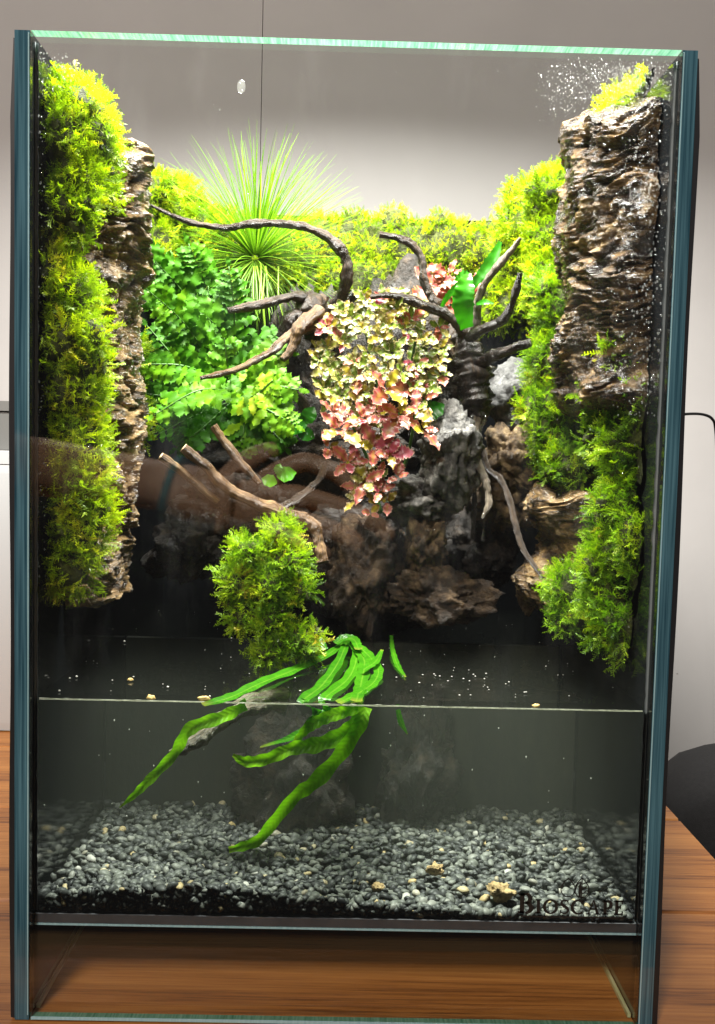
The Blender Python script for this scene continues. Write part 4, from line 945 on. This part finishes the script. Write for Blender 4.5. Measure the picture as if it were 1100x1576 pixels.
def frond(P, size, tone, face=Vector((0, -1, 0.45)), gap=0.0052):
    global n_leaflets
    JV = []; JF = []; tn0 = tone; single = n_leaflets < 270
    pts = catmull(P, 40); length = sum((pts[i+1]-pts[i]).length for i in range(40)); n = max(5, int(length/gap))
    V, F, _ = tube([p-FL for p in P], [.0008, .0006, .0003], 24, 6, 0, 0, 0)
    fr = link('frond', mesh_data('rachis', V, F, 'fern_stem'), fern)
    for i in range(n):
        t = 0.10+0.90*i/n; k = min(39, int(t*40)); p = pts[k].lerp(pts[k+1], t*40-k); tg = (pts[k+1]-pts[k]).normalized()
        for s in (-1, 1):
            fc = (face+Vector((random.gauss(0, .13), random.gauss(0, .13), random.gauss(0, .13)))).normalized()
            side = tg.cross(fc).normalized()*s
            d = (side*0.88+tg*0.42+Vector((0, 0, random.gauss(0, .10)))).normalized(); nrm = (fc-d*fc.dot(d)).normalized(); yv = nrm.cross(d)
            sz = size*1.42*(0.45+0.65*math.sin(math.pi*min(1, 0.18+0.80*t)))*random.uniform(0.85, 1.15); me_ = random.choice(LFT); Rm = Matrix((d, yv, nrm)).transposed(); sc3 = (sz, sz*random.uniform(0.85, 1.15), sz)
            if single:
                o = link('leaflet', me_, fr); o.rotation_euler = Rm.to_euler(); o.scale = sc3; o.location = p-FL; o['tone'] = min(1, max(0, tone+random.gauss(0, .13)))
            else:
                k0 = len(JV); JV += [Rm @ Vector((v.co.x*sc3[0], v.co.y*sc3[1], v.co.z*sc3[2]))+p-FL for v in me_.vertices]; JF += [tuple(q+k0 for q in f.vertices) for f in me_.polygons]
            n_leaflets += 1
    if JV: o = link('leaflets', mesh_data('leaflets', JV, JF, 'fern_leaf'), fr); o['tone'] = tone; o['kind'] = 'stuff'
    o = link('leaflet', random.choice(LFT), fr); tg = (pts[-1]-pts[-3]).normalized(); nrm = (face-tg*face.dot(tg)).normalized(); o.rotation_euler = Matrix((tg, nrm.cross(tg), nrm)).transposed().to_euler(); o.scale = (size*.7,)*3; o.location = pts[-1]-FL; o['tone'] = tone
fr_list = [  # crown, middle, tip (px, py, depth), leaflet length, tone
 ((345,590,.185),(285,500,.150),(220,440,.125),.0105,.50), ((350,560,.20),(285,455,.185),(222,385,.165),.0115,.40),
 ((355,560,.20),(320,450,.19),(290,375,.18),.0105,.45), ((375,610,.17),(310,600,.135),(235,640,.125),.0100,.55),
 ((350,600,.18),(290,565,.145),(215,560,.135),.0095,.45), ((370,600,.17),(400,590,.135),(460,600,.130),.0095,.62),
 ((360,590,.18),(400,550,.15),(445,545,.145),.0090,.70), ((370,610,.165),(410,630,.13),(455,655,.128),.0095,.66),
 ((360,600,.17),(350,560,.135),(345,520,.13),.0090,.55), ((355,620,.17),(310,660,.14),(270,690,.14),.0090,.30),
 ((370,620,.17),(375,655,.14),(370,700,.14),.0095,.40), ((360,570,.19),(360,480,.175),(352,410,.17),.0090,.35),
 ((350,580,.19),(300,520,.17),(255,520,.155),.0100,.40), ((365,610,.165),(390,610,.13),(420,585,.122),.0095,.78),
 ((350,610,.18),(265,610,.15),(212,605,.14),.0085,.30), ((360,560,.2),(330,500,.17),(290,470,.155),.0110,.50),
 ((370,620,.17),(420,665,.15),(440,690,.15),.0085,.45),
 ((360,600,.19),(300,480,.188),(245,410,.185),.0105,.30), ((360,600,.19),(330,520,.186),(320,440,.186),.0105,.30), ((360,600,.19),(290,570,.178),(225,500,.175),.0105,.25),
 ((360,610,.18),(400,600,.165),(440,620,.165),.0100,.35), ((350,620,.185),(300,640,.172),(240,670,.170),.0095,.25), ((365,600,.185),(400,540,.175),(430,510,.175),.0095,.40)]
for a, b, c_, sz, tn in sorted(fr_list, key=lambda q: q[2][2]): frond([at(*a), at(*b), at(*c_)], sz, tn, face=Vector((random.uniform(-.25, .1), -1, random.uniform(.25, .7))), gap=0.0050)

# ================================================================== toothed leaves: variegated plant
def toothed(seed, teeth=6, width=0.36, mat='leaf_cream', fold=0.22):
    r = random.Random(seed); V = []; F = []; E = []; n = teeth*2+1; rows = []
    for i in range(n+1):
        t = i/n; w = width*math.sin(math.pi*(t**0.85)*0.97+0.06)**0.8
        w *= (1.18 if i % 2 else 0.80) if 0 < i < n else 0.6
        rows.append((t, max(0.015, w)))
    wob = r.uniform(0, 6)
    for t, w in rows:
        cz = -0.22*t*t+0.05*t; z2 = 0.06*math.sin(t*15+wob); z3 = 0.06*math.cos(t*13+wob); tip = t > 0.97
        for k, (q, e) in enumerate(((-1, 1), (-0.62, 0.55), (0, 0.0), (0.62, 0.55), (1, 1))):
            V.append((t+(0.03 if abs(q) == 1 else 0), q*w, cz+fold*abs(q)*w+(z2 if q < 0 else z3)*abs(q))); E.append(max(e, (t-0.75)*4 if t > 0.75 else 0))
    for i in range(n):
        for k in range(4): F.append((i*5+k, i*5+k+1, (i+1)*5+k+1, (i+1)*5+k))
    return mesh_data('leaf', V, F, mat, True, None, {'edge': E})
LM = {m: [toothed(i, 5+i % 3, 0.25+0.04*(i % 3), m) for i in range(4)] for m in ('leaf_cream', 'leaf_yellow', 'leaf_green', 'leaf_pink', 'leaf_rose', 'leaf_red')}
vp = thing('variegated_plant', at(585, 800, .165), 'bushy plant with toothed cream, yellow and pink leaves at the centre', 'plant')
VL = vp.location
def rosette(px, py, Y, size, mats, n, axis=None, spread=0.5, parent=vp, PL=VL):
    c = at(px, py, Y); ax = (axis or Vector((random.gauss(0, .3), -1, random.uniform(.2, .9)))).normalized(); s = size*mpp(Y)
    u = ax.orthogonal().normalized(); v = ax.cross(u); a0 = random.uniform(0, 6.28)
    for i in range(n):
        a = a0+i*2.4; el = spread*(1-0.55*i/n)+random.gauss(0, .12)      # later leaves stand closer to the axis
        rad = u*math.cos(a)+v*math.sin(a)
        d = (rad*math.cos(el*1.0)+ax*math.sin(0.15+0.9*i/n)).normalized(); nrm = (ax-d*ax.dot(d)); nrm = nrm.normalized() if nrm.length > 1e-3 else v
        o = link('leaf', random.choice(LM[random.choice(mats)]), parent); o.rotation_euler = Matrix((d, nrm.cross(d), nrm)).transposed().to_euler()
        k = s*(1-0.45*i/n)*random.uniform(0.8, 1.2); o.scale = (k, k*random.uniform(0.85, 1.15), k); o.location = c-PL+d*s*0.08
UP = ['leaf_cream', 'leaf_green', 'leaf_green', 'leaf_yellow', 'leaf_green']; UPP = UP+['leaf_pink', 'leaf_pink', 'leaf_rose']
up_spots = [(505,500),(530,480),(560,462),(592,460),(625,470),(655,480),(672,505),(680,540),(500,535),(525,525),(555,510),(590,500),(620,510),(648,520),(665,560),(640,560),(605,545),(570,545),(540,560),(510,565),(500,600),(525,605),(655,590),(575,580),(640,600),(545,490),(606,480),(636,492),(580,520),(490,550),(672,575),(615,575),(525,588),(545,582),(530,615),(508,622),(655,612),(560,605)]
for i, (x, y) in enumerate(up_spots):
    rosette(x+random.uniform(-5, 5), y+random.uniform(-5, 5), .150-0.0001*(y-450)+0.00022*abs(x-585)*0.6, random.uniform(23, 30), UPP if i % 3 == 0 else UP, 7)
for i in range(26):
    a = random.uniform(0, 6.28); q = random.random()**0.5; rosette(588+100*q*math.cos(a), 540+82*q*math.sin(a), .168, random.uniform(24, 30), ['leaf_green', 'leaf_cream', 'leaf_green'], 4)
PK = ['leaf_pink', 'leaf_pink', 'leaf_rose', 'leaf_yellow']
for x, y, sz, n, mm in [(522,662,52,6,['leaf_yellow', 'leaf_pink']),(592,600,54,6,['leaf_pink', 'leaf_yellow', 'leaf_pink']),(560,645,40,5,PK),(615,640,46,6,PK),(650,662,44,5,['leaf_pink', 'leaf_yellow']),(575,690,46,6,PK),(535,712,38,5,PK),(600,700,40,5,PK+['leaf_green']),(560,742,40,5,['leaf_pink', 'leaf_yellow', 'leaf_cream']),(585,758,32,4,PK),(548,770,28,4,['leaf_cream', 'leaf_yellow']),(612,735,30,3,['leaf_rose', 'leaf_pink']),(512,635,34,4,PK),(505,690,34,4,['leaf_yellow', 'leaf_pink']),(570,790,22,3,['leaf_pink', 'leaf_yellow']),(640,630,34,4,['leaf_yellow', 'leaf_green'])]:
    rosette(x, y, .132-0.00006*(y-600), sz*0.90, mm+['leaf_pink'], n)
for i in range(16):
    q = random.random(); rosette(random.gauss(570, 26-12*q)+8*(1-q), 610+175*q, .140-0.012*q, random.uniform(22, 32), PK+['leaf_cream', 'leaf_green', 'leaf_yellow'], 4)
for x0, y0, x1, y1 in ((575, 790, 590, 600), (585, 790, 540, 650), (590, 790, 640, 640), (590, 700, 560, 500), (590, 700, 640, 520)):
    P = [at(x0, y0, .165), at((x0+x1)/2+8, (y0+y1)/2, .168), at(x1, y1, .155)]
    V, F, _ = tube([p-VL for p in P], [.0014, .0012, .0008], 20, 8, 0.1, 3, 0.1); link('stem', mesh_data('stem', V, F, 'fern_stem'), vp)
# red leaved plant behind
rp = thing('red_leaf_plant', at(695, 480, .22), 'red and orange leaved plant behind the right driftwood branch', 'plant')
for x, y, sz, n in ((668, 440, 40, 5), (690, 425, 36, 4), (700, 455, 40, 5), (725, 432, 34, 4), (680, 470, 34, 4), (715, 470, 30, 3)):
    rosette(x, y, .212, sz, ['leaf_red', 'leaf_red', 'leaf_pink'], n, Vector((random.gauss(0, .2), -1, .5)), 0.4, rp, rp.location)
V, F, _ = tube([at(695, 480, .22)-rp.location, at(693, 455, .216)-rp.location, at(690, 440, .214)-rp.location], [.001, .001, .0006], 10, 6, 0, 0, 0); link('stem', mesh_data('stem', V, F, 'fern_stem'), rp)

# ================================================================== strap leaves
def ribbon(P, W, mat, parent, n=40, wave=0.10, seed=0, tone=0.5, fold=0.18, face=Vector((0, -1, 0.25)), lobes=9):
    pts = catmull(P, n); wd = np.interp(np.linspace(0, 1, n+1), np.linspace(0, 1, len(W)), W); V = []; F = []; L = parent.location
    for i, p in enumerate(pts):
        tg = (pts[min(i+1, n)]-pts[max(i-1, 0)]).normalized(); s = tg.cross(face); s = s.normalized() if s.length > 1e-4 else Vector((1, 0, 0)); nn = s.cross(tg)
        t = i/n; w = wd[i]*(1+wave*math.sin(t*lobes*6.28+seed)+wave*noise.noise(Vector((t*14, seed, 0))))
        for q in (-1, -0.5, 0, 0.5, 1):
            V.append(p+s*w*q+nn*(fold*abs(q)*w+0.30*w*q*noise.noise(Vector((t*10, q+seed, 4))))-L)
    for i in range(n):
        for k in range(4): F.append((i*5+k, i*5+k+1, (i+1)*5+k+1, (i+1)*5+k))
    ql = np.tile([1, .5, 0, .5, 1], n+1); al = np.repeat(np.concatenate([[0], np.cumsum([(pts[i+1]-pts[i]).length for i in range(n)])]), 5); tp = np.repeat(np.clip((np.linspace(0, 1, n+1)-0.93)*10, 0, 0.7), 5)*(0.4+0.6*rng.random((n+1)*5))
    o = link('leaf', mesh_data('leaf', V, F, mat, True, None, {'across': ql, 'along': al, 'tip': tp}), parent); o['tone'] = tone; return o
sl = thing('strap_leaf_fern', at(725, 505, .155), 'bright green strap leaved fern among the right driftwood branches', 'fern')
m_ = lambda px, Y: px*mpp(Y)
ribbon([at(718, 505, .155), at(712, 470, .148), at(716, 440, .148), at(722, 420, .152)], [m_(10, .15), m_(17, .15), m_(14, .15), m_(3, .15)], 'strap_leaf', sl, seed=1, tone=0.6, wave=0.05)
ribbon([at(720, 450, .16), at(735, 430, .158), at(755, 405, .158), at(770, 372, .16)], [m_(6, .15), m_(7, .15), m_(11, .15), m_(3, .15)], 'strap_leaf', sl, seed=2, tone=0.45, wave=0.06)
ribbon([at(715, 430, .16), at(690, 455, .165), at(678, 475, .17)], [m_(6, .15), m_(5, .15), m_(2, .15)], 'strap_leaf', sl, seed=3, tone=0.5)
ribbon([at(722, 432, .155), at(712, 425, .155), at(700, 432, .157)], [m_(9, .15), m_(9, .15), m_(2, .15)], 'strap_leaf', sl, seed=4, tone=0.6)
ribbon([at(733, 468, .158), at(745, 465, .155), at(760, 467, .153)], [m_(2, .15), m_(5, .15), m_(1, .15)], 'strap_leaf', sl, seed=5, tone=0.5)
def creeper(px, py, Y, label, leaves, tone=0.5):
    t = thing('creeping_plant', at(px, py, Y), label, 'plant')
    for (x, y, r, a) in leaves:
        s = r*mpp(Y); d = Vector((math.cos(a), 0, math.sin(a))); c = at(x, y, Y)
        ribbon([c-d*s*0.9, c-d*s*0.3+Vector((0, -s*.12, 0)), c+d*s*0.4+Vector((0, -s*.12, 0)), c+d*s], [s*.12, s*.75, s*.7, s*.06], 'strap_leaf', t, n=16, seed=x, tone=tone+random.uniform(-.2, .2), wave=0.05, lobes=3)
creeper(455, 660, .15, 'round dark green leaves between the fern and the pink plant', [(455,655,20,.3),(475,640,16,1.0),(440,645,14,2.4),(470,668,15,-.4)], 0.35)
creeper(432, 732, .128, 'pair of small bright green leaves over the driftwood sticks', [(440,730,16,.2),(415,740,13,2.9),(428,722,9,1.2)], 0.85)
creeper(660, 625, .145, 'dark green rounded leaf just right of the pink plant', [(668,632,18,.6),(655,622,12,1.6)], 0.3)
creeper(395, 690, .16, 'dim green leaves under the fern behind the sticks', [(395,685,15,.4),(380,678,12,2),(405,668,12,1.2),(292,680,12,-1.5)], 0.35)

# ================================================================== ribbon plant in the water
wp = thing('water_plant', atz(545, 985, ZW), 'long bright green ribbon leaves floating and sinking in the water', 'plant')
zz = ZW+0.0008
def sfc(px, py, dz=0.0): return atz(px, py, zz+dz)
FU = Vector((0, -0.55, 0.85)); FF = Vector((0.1, -1, 0.2))
w0 = 0.0028
ribbon([sfc(530, 988, .004), sfc(500, 1010, .002), sfc(455, 1030, .001), sfc(400, 1052, .001), sfc(355, 1073), sfc(312, 1085)], [w0*.6, w0*.9, w0*1.05, w0*1.05, w0*.95, w0*.5], 'water_leaf', wp, 50, seed=1, tone=0.25, face=FU)
ribbon([uw(378, 1086, .026), uw(340, 1104, .022), uw(292, 1122, .020), uw(268, 1160, .020), uw(230, 1200, .018), uw(208, 1222, .017), uw(184, 1243, .016)], [w0*.8, w0*1.1, w0*1.05, w0*.85, w0*.8, w0*.6, w0*.1], 'water_leaf', wp, 60, seed=2, tone=0.9, face=FF)
ribbon([sfc(535, 985, .004), sfc(520, 1020, .002), sfc(495, 1055), sfc(466, 1080), uw(490, 1098, .03), uw(460, 1130, .026), uw(400, 1150, .03)], [w0*.7, w0, w0*1.1, w0*1.1, w0*1.1, w0*.9, w0*.2], 'water_leaf', wp, 60, seed=3, tone=0.2, face=FU)
ribbon([sfc(545, 985, .005), sfc(548, 1015, .002), sfc(535, 1045), sfc(500, 1075), uw(505, 1095, .022), uw(480, 1110, .018), uw(450, 1145, .016)], [w0*.7, w0*1.0, w0*1.1, w0, w0, w0*.8, w0*.3], 'water_leaf', wp, 60, seed=4, tone=0.3, face=FU)
ribbon([uw(560, 1091, .018), uw(520, 1098, .016), uw(480, 1115, .014), uw(455, 1140, .014)], [w0*.6, w0*1.1, w0*1.0, w0*.5], 'water_leaf', wp, 40, seed=5, tone=0.95, face=FF)
ribbon([uw(555, 1095, .020), uw(535, 1125, .017), uw(492, 1145, .014), uw(450, 1152, .013), uw(410, 1168, .012), uw(378, 1172, .012), uw(358, 1162, .012)], [w0*.7, w0*1.4, w0*1.35, w0*1.1, w0*1.0, w0*.9, w0*.3], 'water_leaf', wp, 60, seed=6, tone=0.95, face=FF)
ribbon([sfc(540, 990, .005), sfc(560, 1015, .003), sfc(556, 1050), sfc(548, 1080)], [w0*.8, w0*1.2, w0*1.2, w0], 'water_leaf', wp, 40, seed=7, tone=0.25, face=FU)
ribbon([uw(562, 1088, .014), uw(552, 1118, .012), uw(520, 1165, .012), uw(482, 1205, .012), uw(455, 1225, .013), uw(425, 1260, .014), uw(398, 1292, .015), uw(375, 1302, .015), uw(352, 1308, .015)], [w0*1.1, w0*1.2, w0*1.25, w0*1.25, w0*1.05, w0*.95, w0*.95, w0*.8, w0*.5], 'water_leaf', wp, 80, seed=8, tone=0.9, face=FF)
ribbon([sfc(548, 992, .006), sfc(566, 1008, .004), sfc(582, 1030, .002), sfc(575, 1050), sfc(550, 1068), sfc(520, 1082)], [w0*.8, w0*1.0, w0*.9, w0*1.0, w0*1.0, w0*.6], 'water_leaf', wp, 50, seed=9, tone=0.3, face=FU)
ribbon([sfc(560, 1030, .004), sfc(578, 1018, .005), sfc(588, 1000, .006)], [w0*.7, w0*.8, w0*.3], 'water_leaf', wp, 24, seed=10, tone=0.3, face=FU)
ribbon([sfc(515, 990, .006), sfc(530, 982, .008), sfc(545, 985, .008), sfc(552, 1000, .006)], [w0*.6, w0*1.0, w0*1.0, w0*.8], 'water_leaf', wp, 24, seed=11, tone=0.25, face=FU)
ribbon([sfc(500, 1000, .004), sfc(495, 980, .010), sfc(505, 965, .014)], [w0*.6, w0*.5, w0*.2], 'water_leaf', wp, 24, seed=12, tone=0.3, face=FF)
sl2 = thing('floating_leaf', sfc(606, 1000), 'single thin green leaf drifting upright right of the ribbon leaves', 'leaf')
ribbon([sfc(602, 978, .004), sfc(604, 1000, .002), sfc(612, 1025), sfc(624, 1042)], [w0*.35, w0*.5, w0*.6, w0*.2], 'water_leaf', sl2, 24, seed=13, tone=0.25, face=FU)
ribbon([uw(612, 1092, .04), uw(617, 1112, .04), uw(627, 1130, .04)], [w0*.4, w0*.55, w0*.1], 'water_leaf', sl2, 24, seed=14, tone=0.3, face=FF)

# floating crumbs, foam and bubbles
B1, F1 = ico(1)
def specks(name, pts, mat, parent=None):
    V = np.vstack([B1*np.array(r)+np.array(p) for p, r in pts]); F = np.vstack([np.array(F1)+i*len(B1) for i in range(len(pts))])
    o = link(name, np_mesh(name, V, F, mat), parent); return o
pts = []
for i in range(80):
    px, py = random.uniform(60, 990), 925+150*random.random()**0.8; r = 0.00018+0.0004*random.random()**4; pts.append((np.array(sfc(px, py)), (r*1.3, r*1.3, r)))
for i in range(34):
    px, py = random.gauss(720, 130), random.uniform(1030, 1075); r = random.uniform(.00018, .00045); pts.append((np.array(sfc(px, py)), (r*1.5, r, r*.7)))
tag(specks('foam_specks', pts, 'foam_speck', water), kind='stuff')
pts = []
for i in range(50):
    p = uw(random.uniform(60, 980), random.uniform(1100, 1290), random.uniform(.012, .10)); r = random.uniform(.0002, .00042); pts.append((np.array(p), (r, r, r*random.uniform(1, 2.2))))
tag(specks('suspended_specks', pts, 'foam_speck', water), kind='stuff')
for px, py, r, lb in ((310, 1082, 9, 'yellow leaf scrap floating at the waterline by the long leaf'), (222, 1086, 7, 'brown seed crumb at the waterline on the left'), (200, 1046, 5, 'tiny yellow leaf scrap on the water at left'), (825, 1086, 6, 'curled tan crumb at the waterline on the right'), (82, 1040, 5, 'tan crumb floating near the left wall')):
    c = atz(px, py, ZW+0.001); c.y = max(c.y, YG+0.003); V, F = lumpy((0, 0, 0), (r*.0003, r*.00018, r*.00016), px, 3, .4, 1.6, .15)
    tag(link('leaf_scrap', mesh_data('leaf_scrap', V, F, 'debris'), None, c), lb, 'leaf scrap')

# trickles of water
def trickle(P, R, label, seed):
    V, F, _ = tube(P, R, 40, 8, 0.15, seed, 0.3); tag(link('water_trickle', mesh_data('water_trickle', V, F, 'droplet')), label, 'water')
trickle([at(727, 640, .150), at(727, 668, .143), at(733, 695, .138), at(742, 735, .134)], [.0012, .0010, .0013, .0006], 'water trickle running off the black stump root', 1)
trickle([at(824, 562, .125), at(823, 610, .124), at(821, 700, .122)], [.0008, .0005, .0007], 'thin water thread falling beside the pale grey stone', 2)
trickle([at(748, 640, .150), at(738, 668, .145), at(738, 690, .142)], [.0006, .0006, .0005], 'short water thread beside the stump trickle', 3)
trickle([at(745, 790, .129), at(744, 815, .128), at(743, 832, .128)], [.0006, .0004, .0011], 'water drop hanging below the pale root', 4)

# condensation on the glass
dv = []
def beads(n, fx, fy, r0, r1, onx=None):
    for i in range(n):
        px, py = fx(), fy(); r = r0+(r1-r0)*random.random()**2.5
        p = at(px, py, 0.0062); 
        if abs(p.x) > XI-0.001: continue
        dv.append((np.array(p), (r, r*0.55, r*random.uniform(1, 1.35))))
beads(1500, lambda: random.triangular(820, 1050, 960), lambda: random.triangular(88, 200, 110), .00013, .00042)
beads(500, lambda: random.triangular(925, 1045, 1000), lambda: random.uniform(200, 640), .00018, .0007)
beads(260, lambda: random.triangular(48, 75, 52), lambda: random.uniform(70, 930), .0002, .0006)
beads(80, lambda: random.uniform(60, 110), lambda: random.uniform(80, 140), .0002, .0005)
beads(110, lambda: random.uniform(60, 1000), lambda: random.uniform(640, 1060), .00015, .0004)
beads(30, lambda: random.uniform(60, 1000), lambda: random.uniform(90, 330), .00015, .0004)
tag(specks('condensation', dv, 'droplet', front), kind='stuff')
p = at(371, 133, 0.0066); V, F = lumpy((0, 0, 0), (.0020, .0010, .0030), 4, 3, .1, 1.2, .02)
o = link('large_water_drop', mesh_data('large_water_drop', V, F, 'droplet'), front); o.location = p

# ================================================================== the photographer's hand, mirrored faintly in the front glass
noise_mat('skin', [(0.3, (0.50, 0.28, 0.165)), (0.7, (0.60, 0.35, 0.22))], scale=60, rough=0.5, bump=0.25, bscale=900, bdist=0.0006)
plain('teal_cord', (0.02, 0.16, 0.17), 0.6)
def mir(px, py, Y=0.42, dy=0.0):
    p = at(px, py, Y+dy); return Vector((p.x, -p.y, p.z))
hand = thing('person', mir(300, 800), 'hand and forearm with a teal cord bracelet, mirrored in the front glass', 'person')
HL = hand.location
chains = [  # (px, py, depth offset, radius m)
 [(-330, 640, .20, .036), (-120, 690, .12, .035), (80, 722, .05, .031), (215, 742, .01, .026), (265, 752, 0, .025), (320, 768, 0, .029), (385, 775, 0, .030), (425, 775, 0, .024)],
]
fingers = [
 [(385, 762, 0, .016), (425, 728, .005, .0115), (468, 708, .012, .0105), (520, 728, .016, .0095), (556, 768, .014, .0082)],
 [(395, 770, 0, .016), (455, 762, -.004, .0115), (520, 780, -.006, .0105), (572, 800, -.004, .0098), (606, 832, 0, .0085)],
 [(390, 785, 0, .016), (445, 796, -.008, .011), (498, 812, -.010, .010), (535, 824, -.008, .0092), (556, 842, -.004, .008)],
 [(380, 795, 0, .015), (420, 818, -.010, .0095), (462, 836, -.012, .0088), (492, 848, -.010, .0080), (508, 860, -.006, .007)],
 [(330, 770, 0, .018), (352, 735, .012, .0130), (380, 706, .020, .0112), (410, 694, .022, .0098), (430, 690, .022, .0085)],
]
V = []; E = []; RR = []
def chain(c, root=None):
    prev = root
    for (px, py, dy, r) in c:
        V.append(mir(px, py, 0.42, dy)-HL); RR.append(r); k = len(V)-1
        if prev is not None: E.append((prev, k))
        prev = k
chain(chains[0]); palm = 6
for i, f in enumerate(fingers): chain(f, 5 if i == 4 else 6)
me = bpy.data.meshes.new('body'); me.from_pydata(V, E, []); me.materials.append(MATS['skin'])
ho = link('body', me, hand); sk = ho.modifiers.new('skin', 'SKIN'); sk.use_smooth_shade = True
for i, sv in enumerate(me.skin_vertices[0].data): sv.radius = (RR[i], RR[i]); sv.use_root = (i == 5)
ss = ho.modifiers.new('sub', 'SUBSURF'); ss.levels = 2; ss.render_levels = 2
c1, c2 = mir(262, 752)-HL, mir(290, 760)-HL; ax = (c2-c1).normalized(); u = ax.orthogonal().normalized(); w = ax.cross(u)
V, F, _ = tube([c1+(u*math.cos(a)+w*math.sin(a))*0.0285 for a in [2*math.pi*i/24 for i in range(25)]], [.0035, .0035], 60, 8, 0.1, 3, 0.2)
link('bracelet', mesh_data('bracelet', V, F, 'teal_cord'), hand)
